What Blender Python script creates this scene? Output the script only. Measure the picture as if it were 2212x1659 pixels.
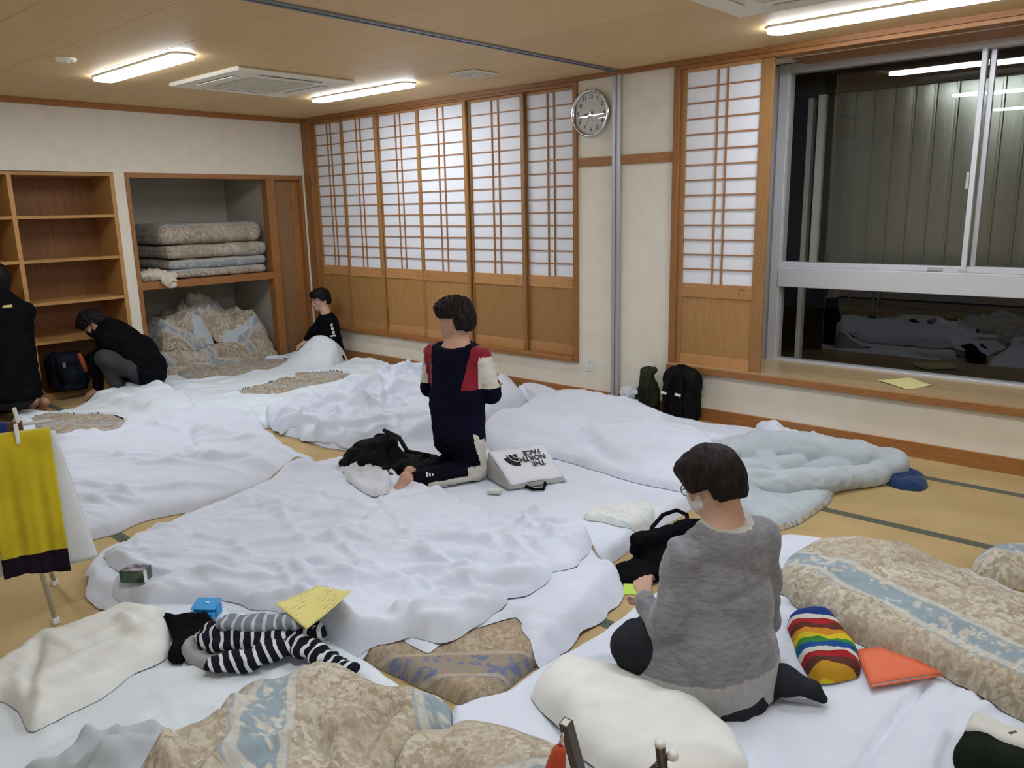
import bpy, bmesh, math, random
import numpy as np
from mathutils import Vector, Matrix

random.seed(7)
np.random.seed(7)
for _o in list(bpy.data.objects):
    bpy.data.objects.remove(_o)
SC = bpy.context.scene
COL = SC.collection

# ------------------------------------------------------------------ camera
FPX, YAW, PITCH, ROLL = 1714.1188, 0.728, -0.2185, -0.0216
CAM = np.array([7.4438, -5.1088, 1.5445])
_F = np.array([-math.sin(YAW) * math.cos(PITCH), math.cos(YAW) * math.cos(PITCH), math.sin(PITCH)])
_r = np.array([math.cos(YAW), math.sin(YAW), 0.0])
_u = np.cross(_r, _F)
_c, _s = math.cos(ROLL), math.sin(ROLL)
RGT, UPV = _c * _r + _s * _u, -_s * _r + _c * _u
MV = np.array([RGT, UPV, _F])
cd = bpy.data.cameras.new('camera')
cam = bpy.data.objects.new('camera', cd)
COL.objects.link(cam)
cd.sensor_width = 36.0
cd.sensor_fit = 'HORIZONTAL'
cd.lens = FPX / 2212 * 36.0
cd.clip_start = 0.02
cam.matrix_world = Matrix(((RGT[0], UPV[0], -_F[0], CAM[0]), (RGT[1], UPV[1], -_F[1], CAM[1]),
                           (RGT[2], UPV[2], -_F[2], CAM[2]), (0, 0, 0, 1)))
SC.camera = cam

# ------------------------------------------------------------------ world, exposure
wd = bpy.data.worlds.new('night')
SC.world = wd
wd.use_nodes = True
wd.node_tree.nodes['Background'].inputs[0].default_value = (0.20, 0.26, 0.38, 1)
wd.node_tree.nodes['Background'].inputs[1].default_value = 0.01
vs = SC.view_settings
SC.display_settings.display_device = 'sRGB'
vs.view_transform = 'Standard'
vs.look = 'None'
vs.gamma = 1.0
vs.use_curve_mapping = False
vs.exposure = 0.0
LAMP = 39.0      # emission of the ceiling tubes
LAMP_COL = (0.90, 0.97, 1.06)

# ------------------------------------------------------------------ helpers: picture measurements to the room
def ray(u, v):
    return MV.T @ np.array([(u - 1106) / FPX, -(v - 829.5) / FPX, 1.0])
def at(u, v, z=0.0):
    d = ray(u, v)
    return CAM + d * (z - CAM[2]) / d[2]
def atd(u, v, dist):
    return CAM + ray(u, v) * dist

# ------------------------------------------------------------------ helpers: objects
def tag(o, label=None, cat=None, group=None, kind=None):
    if label: o['label'] = label
    if cat: o['category'] = cat
    if group: o['group'] = group
    if kind: o['kind'] = kind
    return o

def empty(name, loc, label=None, cat=None, group=None, rotz=0.0):
    o = bpy.data.objects.new(name, None)
    COL.objects.link(o)
    o.empty_display_size = 0.05
    o.location = loc
    o.rotation_euler = (0, 0, rotz)
    return tag(o, label, cat, group)

def link_mesh(name, me, mats, parent=None, loc=None):
    o = bpy.data.objects.new(name, me)
    COL.objects.link(o)
    if mats is not None and not len(me.materials):
        for m in (mats if isinstance(mats, (list, tuple)) else [mats]):
            me.materials.append(m)
    if parent is not None:
        o.parent = parent
    if loc is not None:
        o.location = loc
    return o

def bm_obj(name, bm, mats, parent=None, smooth=False, loc=None):
    me = bpy.data.meshes.new(name)
    bmesh.ops.recalc_face_normals(bm, faces=bm.faces)
    bm.to_mesh(me)
    bm.free()
    if smooth:
        me.polygons.foreach_set('use_smooth', [True] * len(me.polygons))
    return link_mesh(name, me, mats, parent, loc)

def add_box(bm, lo, hi, bev=0.0):
    lo, hi = Vector(lo), Vector(hi)
    r = bmesh.ops.create_cube(bm, size=1.0)
    vs_ = r['verts']
    for v in vs_:
        v.co = Vector([(lo[i] + hi[i]) / 2 + v.co[i] * (hi[i] - lo[i]) for i in range(3)])
    if bev > 0:
        es = list({e for v in vs_ for e in v.link_edges})
        bmesh.ops.bevel(bm, geom=es, offset=bev, segments=1, affect='EDGES', profile=0.5)

def box(name, lo, hi, mat, parent=None, bev=0.0, kind=None, label=None, cat=None, group=None):
    """a box whose origin sits at its own centre (or given in the parent's frame)"""
    c = (Vector(lo) + Vector(hi)) / 2
    bm = bmesh.new()
    add_box(bm, Vector(lo) - c, Vector(hi) - c, bev)
    o = bm_obj(name, bm, mat, parent, loc=c)
    return tag(o, label, cat, group, kind)

def add_tube(bm, pts, rad, n=8, cap=True):
    pts = [Vector(p) for p in pts]
    rings = []
    rr = rad if isinstance(rad, (list, tuple)) else [rad] * len(pts)
    nrm = None
    for i, p in enumerate(pts):
        t = (pts[min(i + 1, len(pts) - 1)] - pts[max(i - 1, 0)]).normalized()
        if nrm is None:
            nrm = t.orthogonal().normalized()
        nrm = (nrm - t * nrm.dot(t)).normalized()
        b = t.cross(nrm)
        rings.append([bm.verts.new(p + (nrm * math.cos(a) + b * math.sin(a)) * rr[i])
                      for a in [2 * math.pi * k / n for k in range(n)]])
    for a, b in zip(rings, rings[1:]):
        for k in range(n):
            bm.faces.new((a[k], a[(k + 1) % n], b[(k + 1) % n], b[k]))
    if cap:
        bm.faces.new(rings[0][::-1])
        bm.faces.new(rings[-1])

def nest(child, part):
    """hang a piece from a part of the same thing (neither is turned)"""
    loc = child.location - part.location
    child.parent = part
    child.location = loc
    return child

def tube(name, pts, rad, mat, parent=None, n=8, smooth=True):
    bm = bmesh.new()
    o = Vector((0, 0, 0)) if parent else Vector(pts[0])
    add_tube(bm, [Vector(p) - o for p in pts], rad, n)
    return bm_obj(name, bm, mat, parent, smooth, loc=o)

def add_disc(bm, c, axis, r, h, n=32, r2=None):
    axis = Vector(axis).normalized()
    add_tube(bm, [Vector(c), Vector(c) + axis * h], [r, r2 if r2 is not None else r], n)

# ------------------------------------------------------------------ helpers: materials
def mat(name, col, rough=0.6, metal=0.0, spec=0.4, emit=None, alpha=None, sheen=0.0):
    m = bpy.data.materials.new(name)
    m.use_nodes = True
    b = m.node_tree.nodes['Principled BSDF']
    b.inputs['Base Color'].default_value = (*col, 1)
    b.inputs['Roughness'].default_value = rough
    b.inputs['Metallic'].default_value = metal
    b.inputs['Specular IOR Level'].default_value = spec
    if sheen:
        b.inputs['Sheen Weight'].default_value = sheen
    if emit:
        b.inputs['Emission Color'].default_value = (*emit[0], 1)
        b.inputs['Emission Strength'].default_value = emit[1]
    return m

class NT:
    def __init__(s, m):
        s.t = m.node_tree
        s.b = s.t.nodes['Principled BSDF']
    def n(s, typ, **kw):
        nd = s.t.nodes.new(typ)
        for k, v in kw.items():
            if k.startswith('i_'):
                k = k[2:]
                nd.inputs[int(k) if k.isdigit() else k.replace('_', ' ')].default_value = v
            else:
                setattr(nd, k, v)
        return nd
    def l(s, a, b):
        s.t.links.new(a, b)
    def coord(s, which='Object', scale=(1, 1, 1), rot=(0, 0, 0)):
        tc = s.n('ShaderNodeTexCoord')
        mp = s.n('ShaderNodeMapping')
        mp.inputs['Scale'].default_value = scale
        mp.inputs['Rotation'].default_value = rot
        s.l(tc.outputs[which], mp.inputs['Vector'])
        return mp.outputs[0]
    def noise(s, vec, scale, detail=3, rough=0.55, dist=0.0):
        nd = s.n('ShaderNodeTexNoise')
        nd.inputs['Scale'].default_value = scale
        nd.inputs['Detail'].default_value = detail
        nd.inputs['Roughness'].default_value = rough
        nd.inputs['Distortion'].default_value = dist
        s.l(vec, nd.inputs['Vector'])
        return nd.outputs['Fac']
    def ramp(s, fac, stops, interp='LINEAR'):
        r = s.n('ShaderNodeValToRGB')
        r.color_ramp.interpolation = interp
        e = r.color_ramp.elements
        while len(e) < len(stops):
            e.new(0.5)
        for el, (p, c) in zip(e, stops):
            el.position = p
            el.color = (*c, 1) if len(c) == 3 else c
        s.l(fac, r.inputs[0])
        return r.outputs[0]
    def math(s, op, a, b=None, clamp=False):
        m = s.n('ShaderNodeMath', operation=op, use_clamp=clamp)
        for i, x in enumerate((a, b)):
            if x is None: continue
            if isinstance(x, (int, float)): m.inputs[i].default_value = x
            else: s.l(x, m.inputs[i])
        return m.outputs[0]
    def mix(s, fac, a, b, blend='MIX'):
        m = s.n('ShaderNodeMix', data_type='RGBA', blend_type=blend)
        for sock, x in ((m.inputs[0], fac), (m.inputs[6], a), (m.inputs[7], b)):
            if isinstance(x, (int, float)): sock.default_value = x
            elif isinstance(x, tuple): sock.default_value = (*x, 1)
            else: s.l(x, sock)
        return m.outputs[2]
    def bump(s, h, strength=0.3, dist=0.002):
        b = s.n('ShaderNodeBump')
        b.inputs['Strength'].default_value = strength
        b.inputs['Distance'].default_value = dist
        s.l(h, b.inputs['Height'])
        s.l(b.outputs[0], s.b.inputs['Normal'])

def wood(name, c1, c2, scale=(1, 1, 1), rough=0.5, freq=9.0, rot=(0, 0, 0), rnd=0.25):
    m = mat(name, c1, rough)
    t = NT(m)
    v = t.coord('Object', scale, rot)
    n1 = t.noise(v, freq, 4, 0.6, 0.6)
    n2 = t.noise(v, freq * 6, 2, 0.5)
    f = t.math('ADD', t.math('MULTIPLY', n1, 0.75), t.math('MULTIPLY', n2, 0.25))
    c = t.ramp(f, [(0.30, c2), (0.62, c1)])
    oi = t.n('ShaderNodeObjectInfo')
    k = t.math('ADD', t.math('MULTIPLY', oi.outputs['Random'], rnd), 1 - rnd / 2)
    hs = t.n('ShaderNodeHueSaturation')
    t.l(k, hs.inputs['Value'])
    t.l(c, hs.inputs['Color'])
    t.l(hs.outputs[0], t.b.inputs['Base Color'])
    t.bump(f, 0.15, 0.001)
    return m

def fabric(name, col, var=0.06, scale=260, rough=0.95, bump=0.25, sheen=0.15, blotch=None, crease=0.0):
    if max(col) < .06: sheen = 0.0
    m = mat(name, col, rough, spec=0.15 if max(col) > .06 else 0.06, sheen=sheen)
    t = NT(m)
    v = t.coord('Object')
    n1 = t.noise(v, 7, 3)
    lo = tuple(max(0, c * (1 - var)) for c in col)
    hi = tuple(min(1, c * (1 + var)) for c in col)
    if blotch: hi = blotch
    t.l(t.ramp(n1, [(0.35, lo), (0.65, hi)]), t.b.inputs['Base Color'])
    n2 = t.noise(v, scale, 2)
    if crease:
        a = t.noise(t.coord('Object', (1, 1, 1)), 5, 2, .5, 1.0)
        r = t.math('POWER', t.math('SUBTRACT', 1.0, t.math('ABSOLUTE', t.math('MULTIPLY', t.math('SUBTRACT', a, .5), 7.0)), True), 2.0)
        b = t.n('ShaderNodeBump'); b.inputs['Strength'].default_value = crease; b.inputs['Distance'].default_value = 0.012
        t.l(r, b.inputs['Height'])
        b2 = t.n('ShaderNodeBump'); b2.inputs['Strength'].default_value = bump; b2.inputs['Distance'].default_value = 0.001
        t.l(n2, b2.inputs['Height']); t.l(b.outputs[0], b2.inputs['Normal']); t.l(b2.outputs[0], t.b.inputs['Normal'])
    else:
        t.bump(n2, bump, 0.001)
    return m

def knit(name, c1, c2, scale=(1, 1, 1)):
    m = mat(name, c1, 0.95, spec=0.1, sheen=0.3)
    t = NT(m)
    v = t.coord('Object', scale)
    n = t.noise(v, 60, 4, 0.65)
    t.l(t.ramp(n, [(0.33, c2), (0.66, c1)]), t.b.inputs['Base Color'])
    t.bump(t.noise(v, 140, 2), 0.4, 0.002)
    return m

def floral(name, ground, motif, light, band, bandlight, period=0.46, duty=0.30, seed=0.0, band_rgb_dots=True):
    """scrolling floral print with flowered bands, laid out in metres on the cloth (UV)"""
    m = mat(name, ground, 0.9, spec=0.15, sheen=0.1)
    t = NT(m)
    uv = t.coord('UV')
    off = t.n('ShaderNodeVectorMath', operation='ADD')
    t.l(uv, off.inputs[0])
    off.inputs[1].default_value = (seed, seed * 0.37, 0)
    uv = off.outputs[0]
    # scrolls: contour lines of a warped noise
    n1 = t.noise(uv, 15.0, 2.5, 0.55, 0.7)
    c1 = t.math('FRACT', t.math('MULTIPLY', n1, 6.0))
    line = t.ramp(c1, [(0.0, (0, 0, 0)), (0.22, (1, 1, 1)), (0.48, (1, 1, 1)), (0.62, (0, 0, 0))])
    n2 = t.noise(uv, 3.6, 2, 0.5, 0.3)
    amt = t.ramp(n2, [(0.36, (0.15, 0.15, 0.15)), (0.60, (1, 1, 1))])
    f1 = t.mix(1.0, line, amt, 'MULTIPLY')
    base = t.mix(f1, ground, motif)
    # leaves and petals: small irregular patches, paler where the bouquets gather
    wv = t.n('ShaderNodeTexNoise')
    wv.inputs['Scale'].default_value = 22
    wv.inputs['Detail'].default_value = 3
    t.l(uv, wv.inputs['Vector'])
    mx = t.n('ShaderNodeMix', data_type='VECTOR')
    mx.inputs[0].default_value = 0.10
    t.l(uv, mx.inputs[4]); t.l(wv.outputs['Color'], mx.inputs[5])
    vo = t.n('ShaderNodeTexVoronoi')
    vo.inputs['Scale'].default_value = 52
    t.l(mx.outputs[1], vo.inputs['Vector'])
    sc_ = t.n('ShaderNodeSeparateColor'); t.l(vo.outputs['Color'], sc_.inputs[0])
    gather = t.ramp(t.noise(uv, 5.5, 1.5, .5, .4), [(.38, (0, 0, 0)), (.60, (1, 1, 1))])
    pale = t.math('MULTIPLY', t.math('GREATER_THAN', sc_.outputs['Red'], .42), t.math('ADD', t.math('MULTIPLY', gather, .75), .12))
    dark = t.math('MULTIPLY', t.math('LESS_THAN', sc_.outputs['Green'], .30), .55)
    base = t.mix(pale, base, light)
    base = t.mix(dark, base, motif)
    vein = t.ramp(vo.outputs['Distance'], [(.0, (1, 1, 1)), (.22, (0, 0, 0))])
    base = t.mix(t.math('MULTIPLY', vein, .35), base, motif)
    # bands
    sp = t.n('ShaderNodeSeparateXYZ')
    t.l(uv, sp.inputs[0])
    q = t.math('FRACT', t.math('DIVIDE', sp.outputs['Y'], period))
    inb = t.ramp(q, [(0.0, (0, 0, 0)), (0.02, (1, 1, 1)), (duty, (1, 1, 1)), (duty + 0.02, (0, 0, 0))])
    edge = t.ramp(q, [(0.02, (0, 0, 0)), (0.03, (1, 1, 1)), (0.07, (1, 1, 1)), (0.08, (0, 0, 0)),
                      (duty - 0.05, (0, 0, 0)), (duty - 0.04, (1, 1, 1)), (duty, (1, 1, 1)), (duty + 0.01, (0, 0, 0))])
    v2 = t.n('ShaderNodeTexVoronoi')
    v2.inputs['Scale'].default_value = 26
    t.l(mx.outputs[1], v2.inputs['Vector'])
    n3 = t.noise(uv, 8, 2)
    dots = t.math('MULTIPLY', t.ramp(v2.outputs['Distance'], [(0.36, (1, 1, 1)), (0.52, (0, 0, 0))]),
                  t.ramp(n3, [(0.40, (0, 0, 0)), (0.47, (1, 1, 1))]))
    bandc = t.mix(dots, band, bandlight)
    bandc = t.mix(t.math('MULTIPLY', edge, 0.7), bandc, light)
    colr = t.mix(inb, base, bandc)
    # weave fade
    n4 = t.ramp(t.noise(uv, 55, 3), [(.45, (0, 0, 0)), (.62, (1, 1, 1))])
    colr = t.mix(t.math('MULTIPLY', n4, 0.35), colr, motif)
    t.l(colr, t.b.inputs['Base Color'])
    t.bump(t.noise(uv, 220, 2), 0.25, 0.001)
    return m

M = {}
M['wall'] = fabric('wall_plaster', (0.725, 0.67, 0.565), 0.03, 420, 0.9, 0.25, 0)
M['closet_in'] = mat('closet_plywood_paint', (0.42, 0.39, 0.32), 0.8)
M['trim'] = wood('cedar_trim', (0.335, 0.145, 0.043), (0.24, 0.095, 0.026), (1.2, 8, 8), 0.45)
M['trim_v'] = wood('cedar_trim_upright', (0.335, 0.148, 0.045), (0.24, 0.098, 0.028), (10, 10, 1.0), 0.45)
M['shoji_v'] = wood('shoji_stile_wood', (0.345, 0.178, 0.06), (0.265, 0.125, 0.04), (10, 10, 1.0), 0.5)
M['shoji_h'] = wood('shoji_rail_wood', (0.49, 0.255, 0.10), (0.37, 0.175, 0.06), (1.0, 10, 10), 0.5)
M['board'] = wood('shoji_board_wood', (0.385, 0.205, 0.072), (0.30, 0.15, 0.047), (11, 11, 0.7), 0.5)
M['kumiko'] = wood('kumiko_wood', (0.36, 0.17, 0.07), (0.27, 0.12, 0.05), (3, 3, 3), 0.55, rnd=0.1)
M['ceil'] = wood('ceiling_board_wood', (0.68, 0.48, 0.24), (0.61, 0.42, 0.20), (0.5, 9, 9), 0.55, 5, rnd=0.08)
M['shelf'] = wood('bookcase_oak', (0.48, 0.26, 0.085), (0.37, 0.185, 0.055), (8, 1.0, 8), 0.5)
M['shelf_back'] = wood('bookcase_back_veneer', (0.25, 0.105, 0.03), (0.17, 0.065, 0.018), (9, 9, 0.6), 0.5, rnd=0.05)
M['sill'] = wood('sill_board_wood', (0.46, 0.335, 0.185), (0.38, 0.26, 0.135), (0.6, 9, 9), 0.22)
M['alu'] = mat('aluminium', (0.44, 0.44, 0.46), 0.42, 0.55)
M['alu_white'] = mat('painted_window_frame', (0.55, 0.55, 0.57), 0.4, 0.2)
M['alu_dark'] = mat('anodised_track', (0.26, 0.29, 0.33), 0.4, 0.7)
M['plastic'] = mat('white_plastic', (0.70, 0.70, 0.68), 0.45)
M['ac'] = mat('offwhite_plastic', (0.80, 0.76, 0.64), 0.5)
M['ac_grey'] = mat('grille_plastic', (0.58, 0.56, 0.48), 0.5)
M['ac_dark'] = mat('dark_slot', (0.16, 0.15, 0.14), 0.6)
M['tube'] = mat('lit_tube_cover', (0.9, 0.9, 0.9), 0.4, emit=(LAMP_COL, LAMP))
M['black_pl'] = mat('black_plastic', (0.015, 0.015, 0.016), 0.5)
M['steel'] = mat('polished_steel', (0.6, 0.6, 0.6), 0.22, 1.0)
M['paper_y'] = mat('yellow_paper', (0.72, 0.66, 0.24), 0.8)
M['sheet'] = fabric('white_cotton_sheet', (0.625, 0.665, 0.755), 0.025, 300, 0.9, 0.15, crease=0.05)
M['sheet_b'] = fabric('cool_white_cotton', (0.665, 0.725, 0.775), 0.025, 300, 0.9, 0.15, crease=0.05)
M['cream'] = fabric('cream_white_cotton', (0.70, 0.715, 0.68), 0.04, 300, 0.95, 0.2)
M['greyquilt'] = fabric('pale_grey_blue_cotton', (0.42, 0.47, 0.50), 0.05, 260, 0.9, 0.2)
M['bag_white'] = fabric('thin_white_pouch_cloth', (0.56, 0.58, 0.61), 0.05, 260, 0.6, 0.2)
M['flo'] = floral('beige_floral_quilt', (0.44, 0.385, 0.295), (0.29, 0.235, 0.165), (0.58, 0.545, 0.46), (0.25, 0.335, 0.385), (0.53, 0.52, 0.46))
M['flo_in'] = floral('faded_floral_quilt', (0.40, 0.35, 0.27), (0.25, 0.19, 0.13), (0.50, 0.47, 0.41), (0.26, 0.31, 0.35), (0.44, 0.42, 0.37), 0.40, 0.24, 3.1)
M['flo_mat'] = floral('brown_floral_mattress', (0.37, 0.29, 0.195), (0.235, 0.175, 0.115), (0.46, 0.385, 0.28), (0.27, 0.23, 0.18), (0.12, 0.15, 0.27), 0.36, 0.42, 5.7)
# tatami
mt = mat('tatami_rush', (0.49, 0.35, 0.155), 0.75, spec=0.25)
t = NT(mt)
v = t.coord('Object')
w1 = t.n('ShaderNodeTexWave', wave_type='BANDS', bands_direction='X', i_Scale=42.0, i_Distortion=0.4)
t.l(v, w1.inputs['Vector'])
n1 = t.noise(v, 3, 3)
n2 = t.noise(t.coord('Object', (3, 90, 1)), 5, 2)
c = t.ramp(n1, [(0.35, (0.415, 0.295, 0.13)), (0.65, (0.49, 0.36, 0.165))])
c = t.mix(t.math('MULTIPLY', n2, 0.25), c, (0.34, 0.235, 0.11))
c = t.mix(t.math('MULTIPLY', w1.outputs['Fac'], 0.16), c, (0.33, 0.225, 0.105))
t.l(c, t.b.inputs['Base Color'])
t.bump(w1.outputs['Fac'], 0.3, 0.002)
M['tatami'] = mt
M['tape'] = fabric('grey_green_border_tape', (0.085, 0.090, 0.062), 0.1, 400)
# shoji paper
mp = mat('shoji_paper', (0.76, 0.775, 0.82), 0.9, spec=0.1)
M['paper'] = mp
# window glass: clear sheet with true Fresnel reflection
mg = bpy.data.materials.new('window_glass')
mg.use_nodes = True
nt = mg.node_tree
nt.nodes.remove(nt.nodes['Principled BSDF'])
tr = nt.nodes.new('ShaderNodeBsdfTransparent'); tr.inputs[0].default_value = (0.93, 0.95, 0.94, 1)
gl = nt.nodes.new('ShaderNodeBsdfGlossy'); gl.inputs['Roughness'].default_value = 0.004
fr = nt.nodes.new('ShaderNodeFresnel'); fr.inputs[0].default_value = 1.5
ms = nt.nodes.new('ShaderNodeMixShader')
ge = nt.nodes.new('ShaderNodeNewGeometry')
one = nt.nodes.new('ShaderNodeMath'); one.operation = 'SUBTRACT'; one.inputs[0].default_value = 1.0
nt.links.new(ge.outputs['Backfacing'], one.inputs[1])
dbl = nt.nodes.new('ShaderNodeMath'); dbl.operation = 'MULTIPLY'; dbl.inputs[1].default_value = 1.9   # both faces of the sheet
nt.links.new(fr.outputs[0], dbl.inputs[0])
fac = nt.nodes.new('ShaderNodeMath'); fac.operation = 'MULTIPLY'; fac.use_clamp = True
nt.links.new(dbl.outputs[0], fac.inputs[0]); nt.links.new(one.outputs[0], fac.inputs[1])
nt.links.new(fac.outputs[0], ms.inputs[0]); nt.links.new(tr.outputs[0], ms.inputs[1]); nt.links.new(gl.outputs[0], ms.inputs[2])
nt.links.new(ms.outputs[0], nt.nodes['Material Output'].inputs['Surface'])
M['glass'] = mg
# outside screen of metal panels
mm = mat('galvanised_panel', (0.30, 0.29, 0.25), 0.20, 0.7)
t = NT(mm)
v = t.coord('Object', (40, 40, 0.6))
n1 = t.noise(v, 4, 3)
t.l(t.ramp(n1, [(0.3, (0.24, 0.235, 0.20)), (0.7, (0.34, 0.33, 0.285))]), t.b.inputs['Base Color'])
t.bump(n1, 0.25, 0.002)
M['panel'] = mm
M['panel_pale'] = mat('pale_panel_edge', (0.60, 0.58, 0.48), 0.5)
M['panel_dark'] = mat('dark_fence_beam', (0.03, 0.024, 0.02), 0.7)

# ================================================================== ROOM SHELL
H = 2.5
XR, YB = 9.6, -7.2      # right and rear walls, behind the camera
floor = box('floor', (-0.02, YB, -0.12), (XR, 0.02, -0.035), M['trim'], kind='structure')
FC = floor.location.copy()
# tatami mats, each with its two border tapes
mat_w, mat_l, x0, y0 = 0.825, 1.65, 4.085, -1.193
ycuts = [0.0, -0.368] + [-1.193 - 0.825 * k for k in range(0, 8)]
xs = [0.0] + [x0 + mat_l * k for k in range(-2, 4)]
mcache = {}
for j in range(len(ycuts) - 1):
    yt, yb = ycuts[j], max(ycuts[j + 1], YB)
    if yt <= YB: break
    for i in range(len(xs) - 1):
        xa, xb = xs[i], min(xs[i + 1], XR)
        key = (round(xb - xa, 3), round(yt - yb, 3))
        if key not in mcache:
            lx, ly = xb - xa, yt - yb
            bm = bmesh.new(); add_box(bm, (-lx / 2 + .0008, -ly / 2 + .001, -.0175), (lx / 2 - .0008, ly / 2 - .001, .0175), .0015)
            a = bpy.data.meshes.new('tatami_mat'); bm.to_mesh(a); bm.free(); a.materials.append(M['tatami'])
            bm = bmesh.new(); add_box(bm, (-lx / 2 + .001, -.0135, -.0015), (lx / 2 - .001, .0135, .0015))
            b = bpy.data.meshes.new('border_tape'); bm.to_mesh(b); bm.free(); b.materials.append(M['tape'])
            mcache[key] = (a, b)
        a, b = mcache[key]
        o = link_mesh('tatami_mat', a, None, floor)
        o.location = Vector(((xa + xb) / 2, (yt + yb) / 2, -0.0175)) - FC
        for sy in (1, -1):
            if sy == 1 and j == 0: continue
            q = link_mesh('border_tape', b, None, o)
            q.location = (0, sy * ((yt - yb) / 2 - 0.0148), 0.0178)

# ceiling with boards
ceil = box('ceiling', (-0.02, YB, H + 0.012), (XR, 0.02, H + 0.08), M['trim'], kind='structure')
CC = ceil.location.copy()
bw = 0.45
k = 0
cme = None
y = 0.0
while y - bw > YB - 0.2:
    if cme is None:
        bm = bmesh.new(); add_box(bm, (-XR / 2, -bw / 2 + .0012, -.006), (XR / 2, bw / 2 - .0012, .006), .001)
        cme = bpy.data.meshes.new('ceiling_board'); bm.to_mesh(cme); bm.free(); cme.materials.append(M['ceil'])
    o = link_mesh('ceiling_board', cme, None, ceil)
    o.location = Vector((XR / 2, y - bw / 2, H + 0.006)) - CC
    y -= bw

# --- wall on the left: x = 0, openings for the bookcase and the closet
wl = bmesh.new()
T = 0.12
CZ = 1.925           # top of both openings
for lo, hi in [((-T, YB, 0), (0, -3.66, H)), ((-T, -3.66, CZ), (0, 0.02, H)),
               ((-T, -2.0, 0), (0, -1.905, CZ)), ((-T, -0.048, 0), (0, 0.02, CZ))]:
    add_box(wl, lo, hi)
bm_obj('wall_left', wl, M['wall'])['kind'] = 'structure'
wr = bmesh.new()
for lo, hi in [((3.62, 0, 0), (4.46, T, H)), ((0, 0, 0), (3.62, T, 0.30)), ((0, 0, 2.47), (4.46, T, H)),
               ((4.46, 0, 0), (8.62, T, 0.345)), ((4.46, 0, 2.46), (8.62, T, H)), ((8.62, 0, 0), (XR, T, H)),
               ((0, T, 0.30), (3.62, T + .02, 2.47))]:
    add_box(wr, lo, hi)
bm_obj('wall_right', wr, M['wall'])['kind'] = 'structure'
box('wall_rear', (0, YB - .1, 0), (XR, YB, H), M['wall'], kind='structure')
box('wall_end', (XR, YB, 0), (XR + .1, T, H), M['wall'], kind='structure')
# recess around the deep window
rc = bmesh.new()
for lo, hi in [((4.40, T, 0.25), (4.46, 0.62, H)), ((8.62, T, .25), (8.68, .62, H)), ((4.40, T, 2.475), (8.68, .62, H))]:
    add_box(rc, lo, hi)
bm_obj('wall_recess', rc, M['wall'])['kind'] = 'structure'

# ceiling trims, skirtings
box('trim_1', (0.0, YB, 2.452), (0.03, -0.03, 2.499), M['trim'], kind='structure')
box('trim_2', (0.0, -0.03, 2.466), (XR, -0.0005, 2.499), M['trim'], kind='structure')
box('baseboard_right', (0.0, -0.018, 0.0), (8.9, -0.0005, 0.094), M['trim'], kind='structure')
box('baseboard_left', (0.0005, -0.046, 0.0), (0.018, -0.018, 0.094), M['trim'], kind='structure')
# horizontal rail across the plain wall bay, corner posts
box('trim_3', (3.615, -0.012, 1.838), (3.955, -0.0005, 1.905), M['trim'], kind='structure')
box('trim_4', (4.03, -0.012, 1.838), (4.462, -0.0005, 1.908), M['trim'], kind='structure')
# grey partition track: on the wall and across the ceiling
pt = bmesh.new()
for a, b in ((3.955, 3.985), (3.999, 4.029)):
    add_box(pt, (a, -0.028, 0.0), (b, -0.0005, H - .001), .002)
add_box(pt, (3.985, -0.016, 0), (3.999, -0.0005, H - .001))
bm_obj('trim_5', pt, M['alu'])['kind'] = 'structure'
pt = bmesh.new()
for a, b in ((3.962, 3.980), (4.004, 4.022)):
    add_box(pt, (a, YB, H - .012), (b, -0.03, H - .0005), .001)
add_box(pt, (3.980, YB, H - .004), (4.004, -0.03, H - .0005))
bm_obj('trim_6', pt, M['alu_dark'])['kind'] = 'structure'

# frame of the six-panel shoji opening
fr = bmesh.new()
add_box(fr, (0.002, -0.022, 0.30), (0.135, 0.10, 2.466), .003)
add_box(fr, (3.585, -0.022, 0.30), (3.625, 0.10, 2.466), .003)
bm_obj('trim_7', fr, M['trim_v'])['kind'] = 'structure'
fr = bmesh.new()
add_box(fr, (0.135, -0.020, 2.448), (3.585, 0.10, 2.4655), .002)
add_box(fr, (0.135, -0.035, 0.300), (3.585, 0.10, 0.338), .003)
bm_obj('trim_8', fr, M['trim'])['kind'] = 'structure'
# frame of the deep window niche: post, head, front edge of the sill
box('trim_9', (4.462, -0.022, 0.350), (4.512, 0.10, 2.466), M['trim_v'], bev=.003, kind='structure')
fr = bmesh.new()
add_box(fr, (4.512, -0.020, 2.440), (8.62, 0.10, 2.4655), .002)
add_box(fr, (5.17, 0.10, 2.452), (8.62, 0.53, 2.472), .002)
bm_obj('trim_10', fr, M['trim'])['kind'] = 'structure'
box('trim_11', (5.16, 0.10, 2.436), (8.62, 0.112, 2.452), M['panel_pale'], kind='structure')
box('trim_12', (4.462, -0.045, 0.349), (8.62, -0.0255, 0.394), M['trim'], bev=.002, kind='structure')
# sill boards
sl = box('trim_13', (4.462, -0.0255, 0.360), (8.62, 0.53, 0.392), M['trim'], kind='structure')
for k in range(3):
    box('sill_board', (4.466 - sl.location.x, -0.0255 + 0.185 * k + .001 - sl.location.y, 0.016), (8.62 - sl.location.x, -0.0255 + 0.185 * (k + 1) - .001 - sl.location.y, 0.024), M['sill'], sl)

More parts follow.
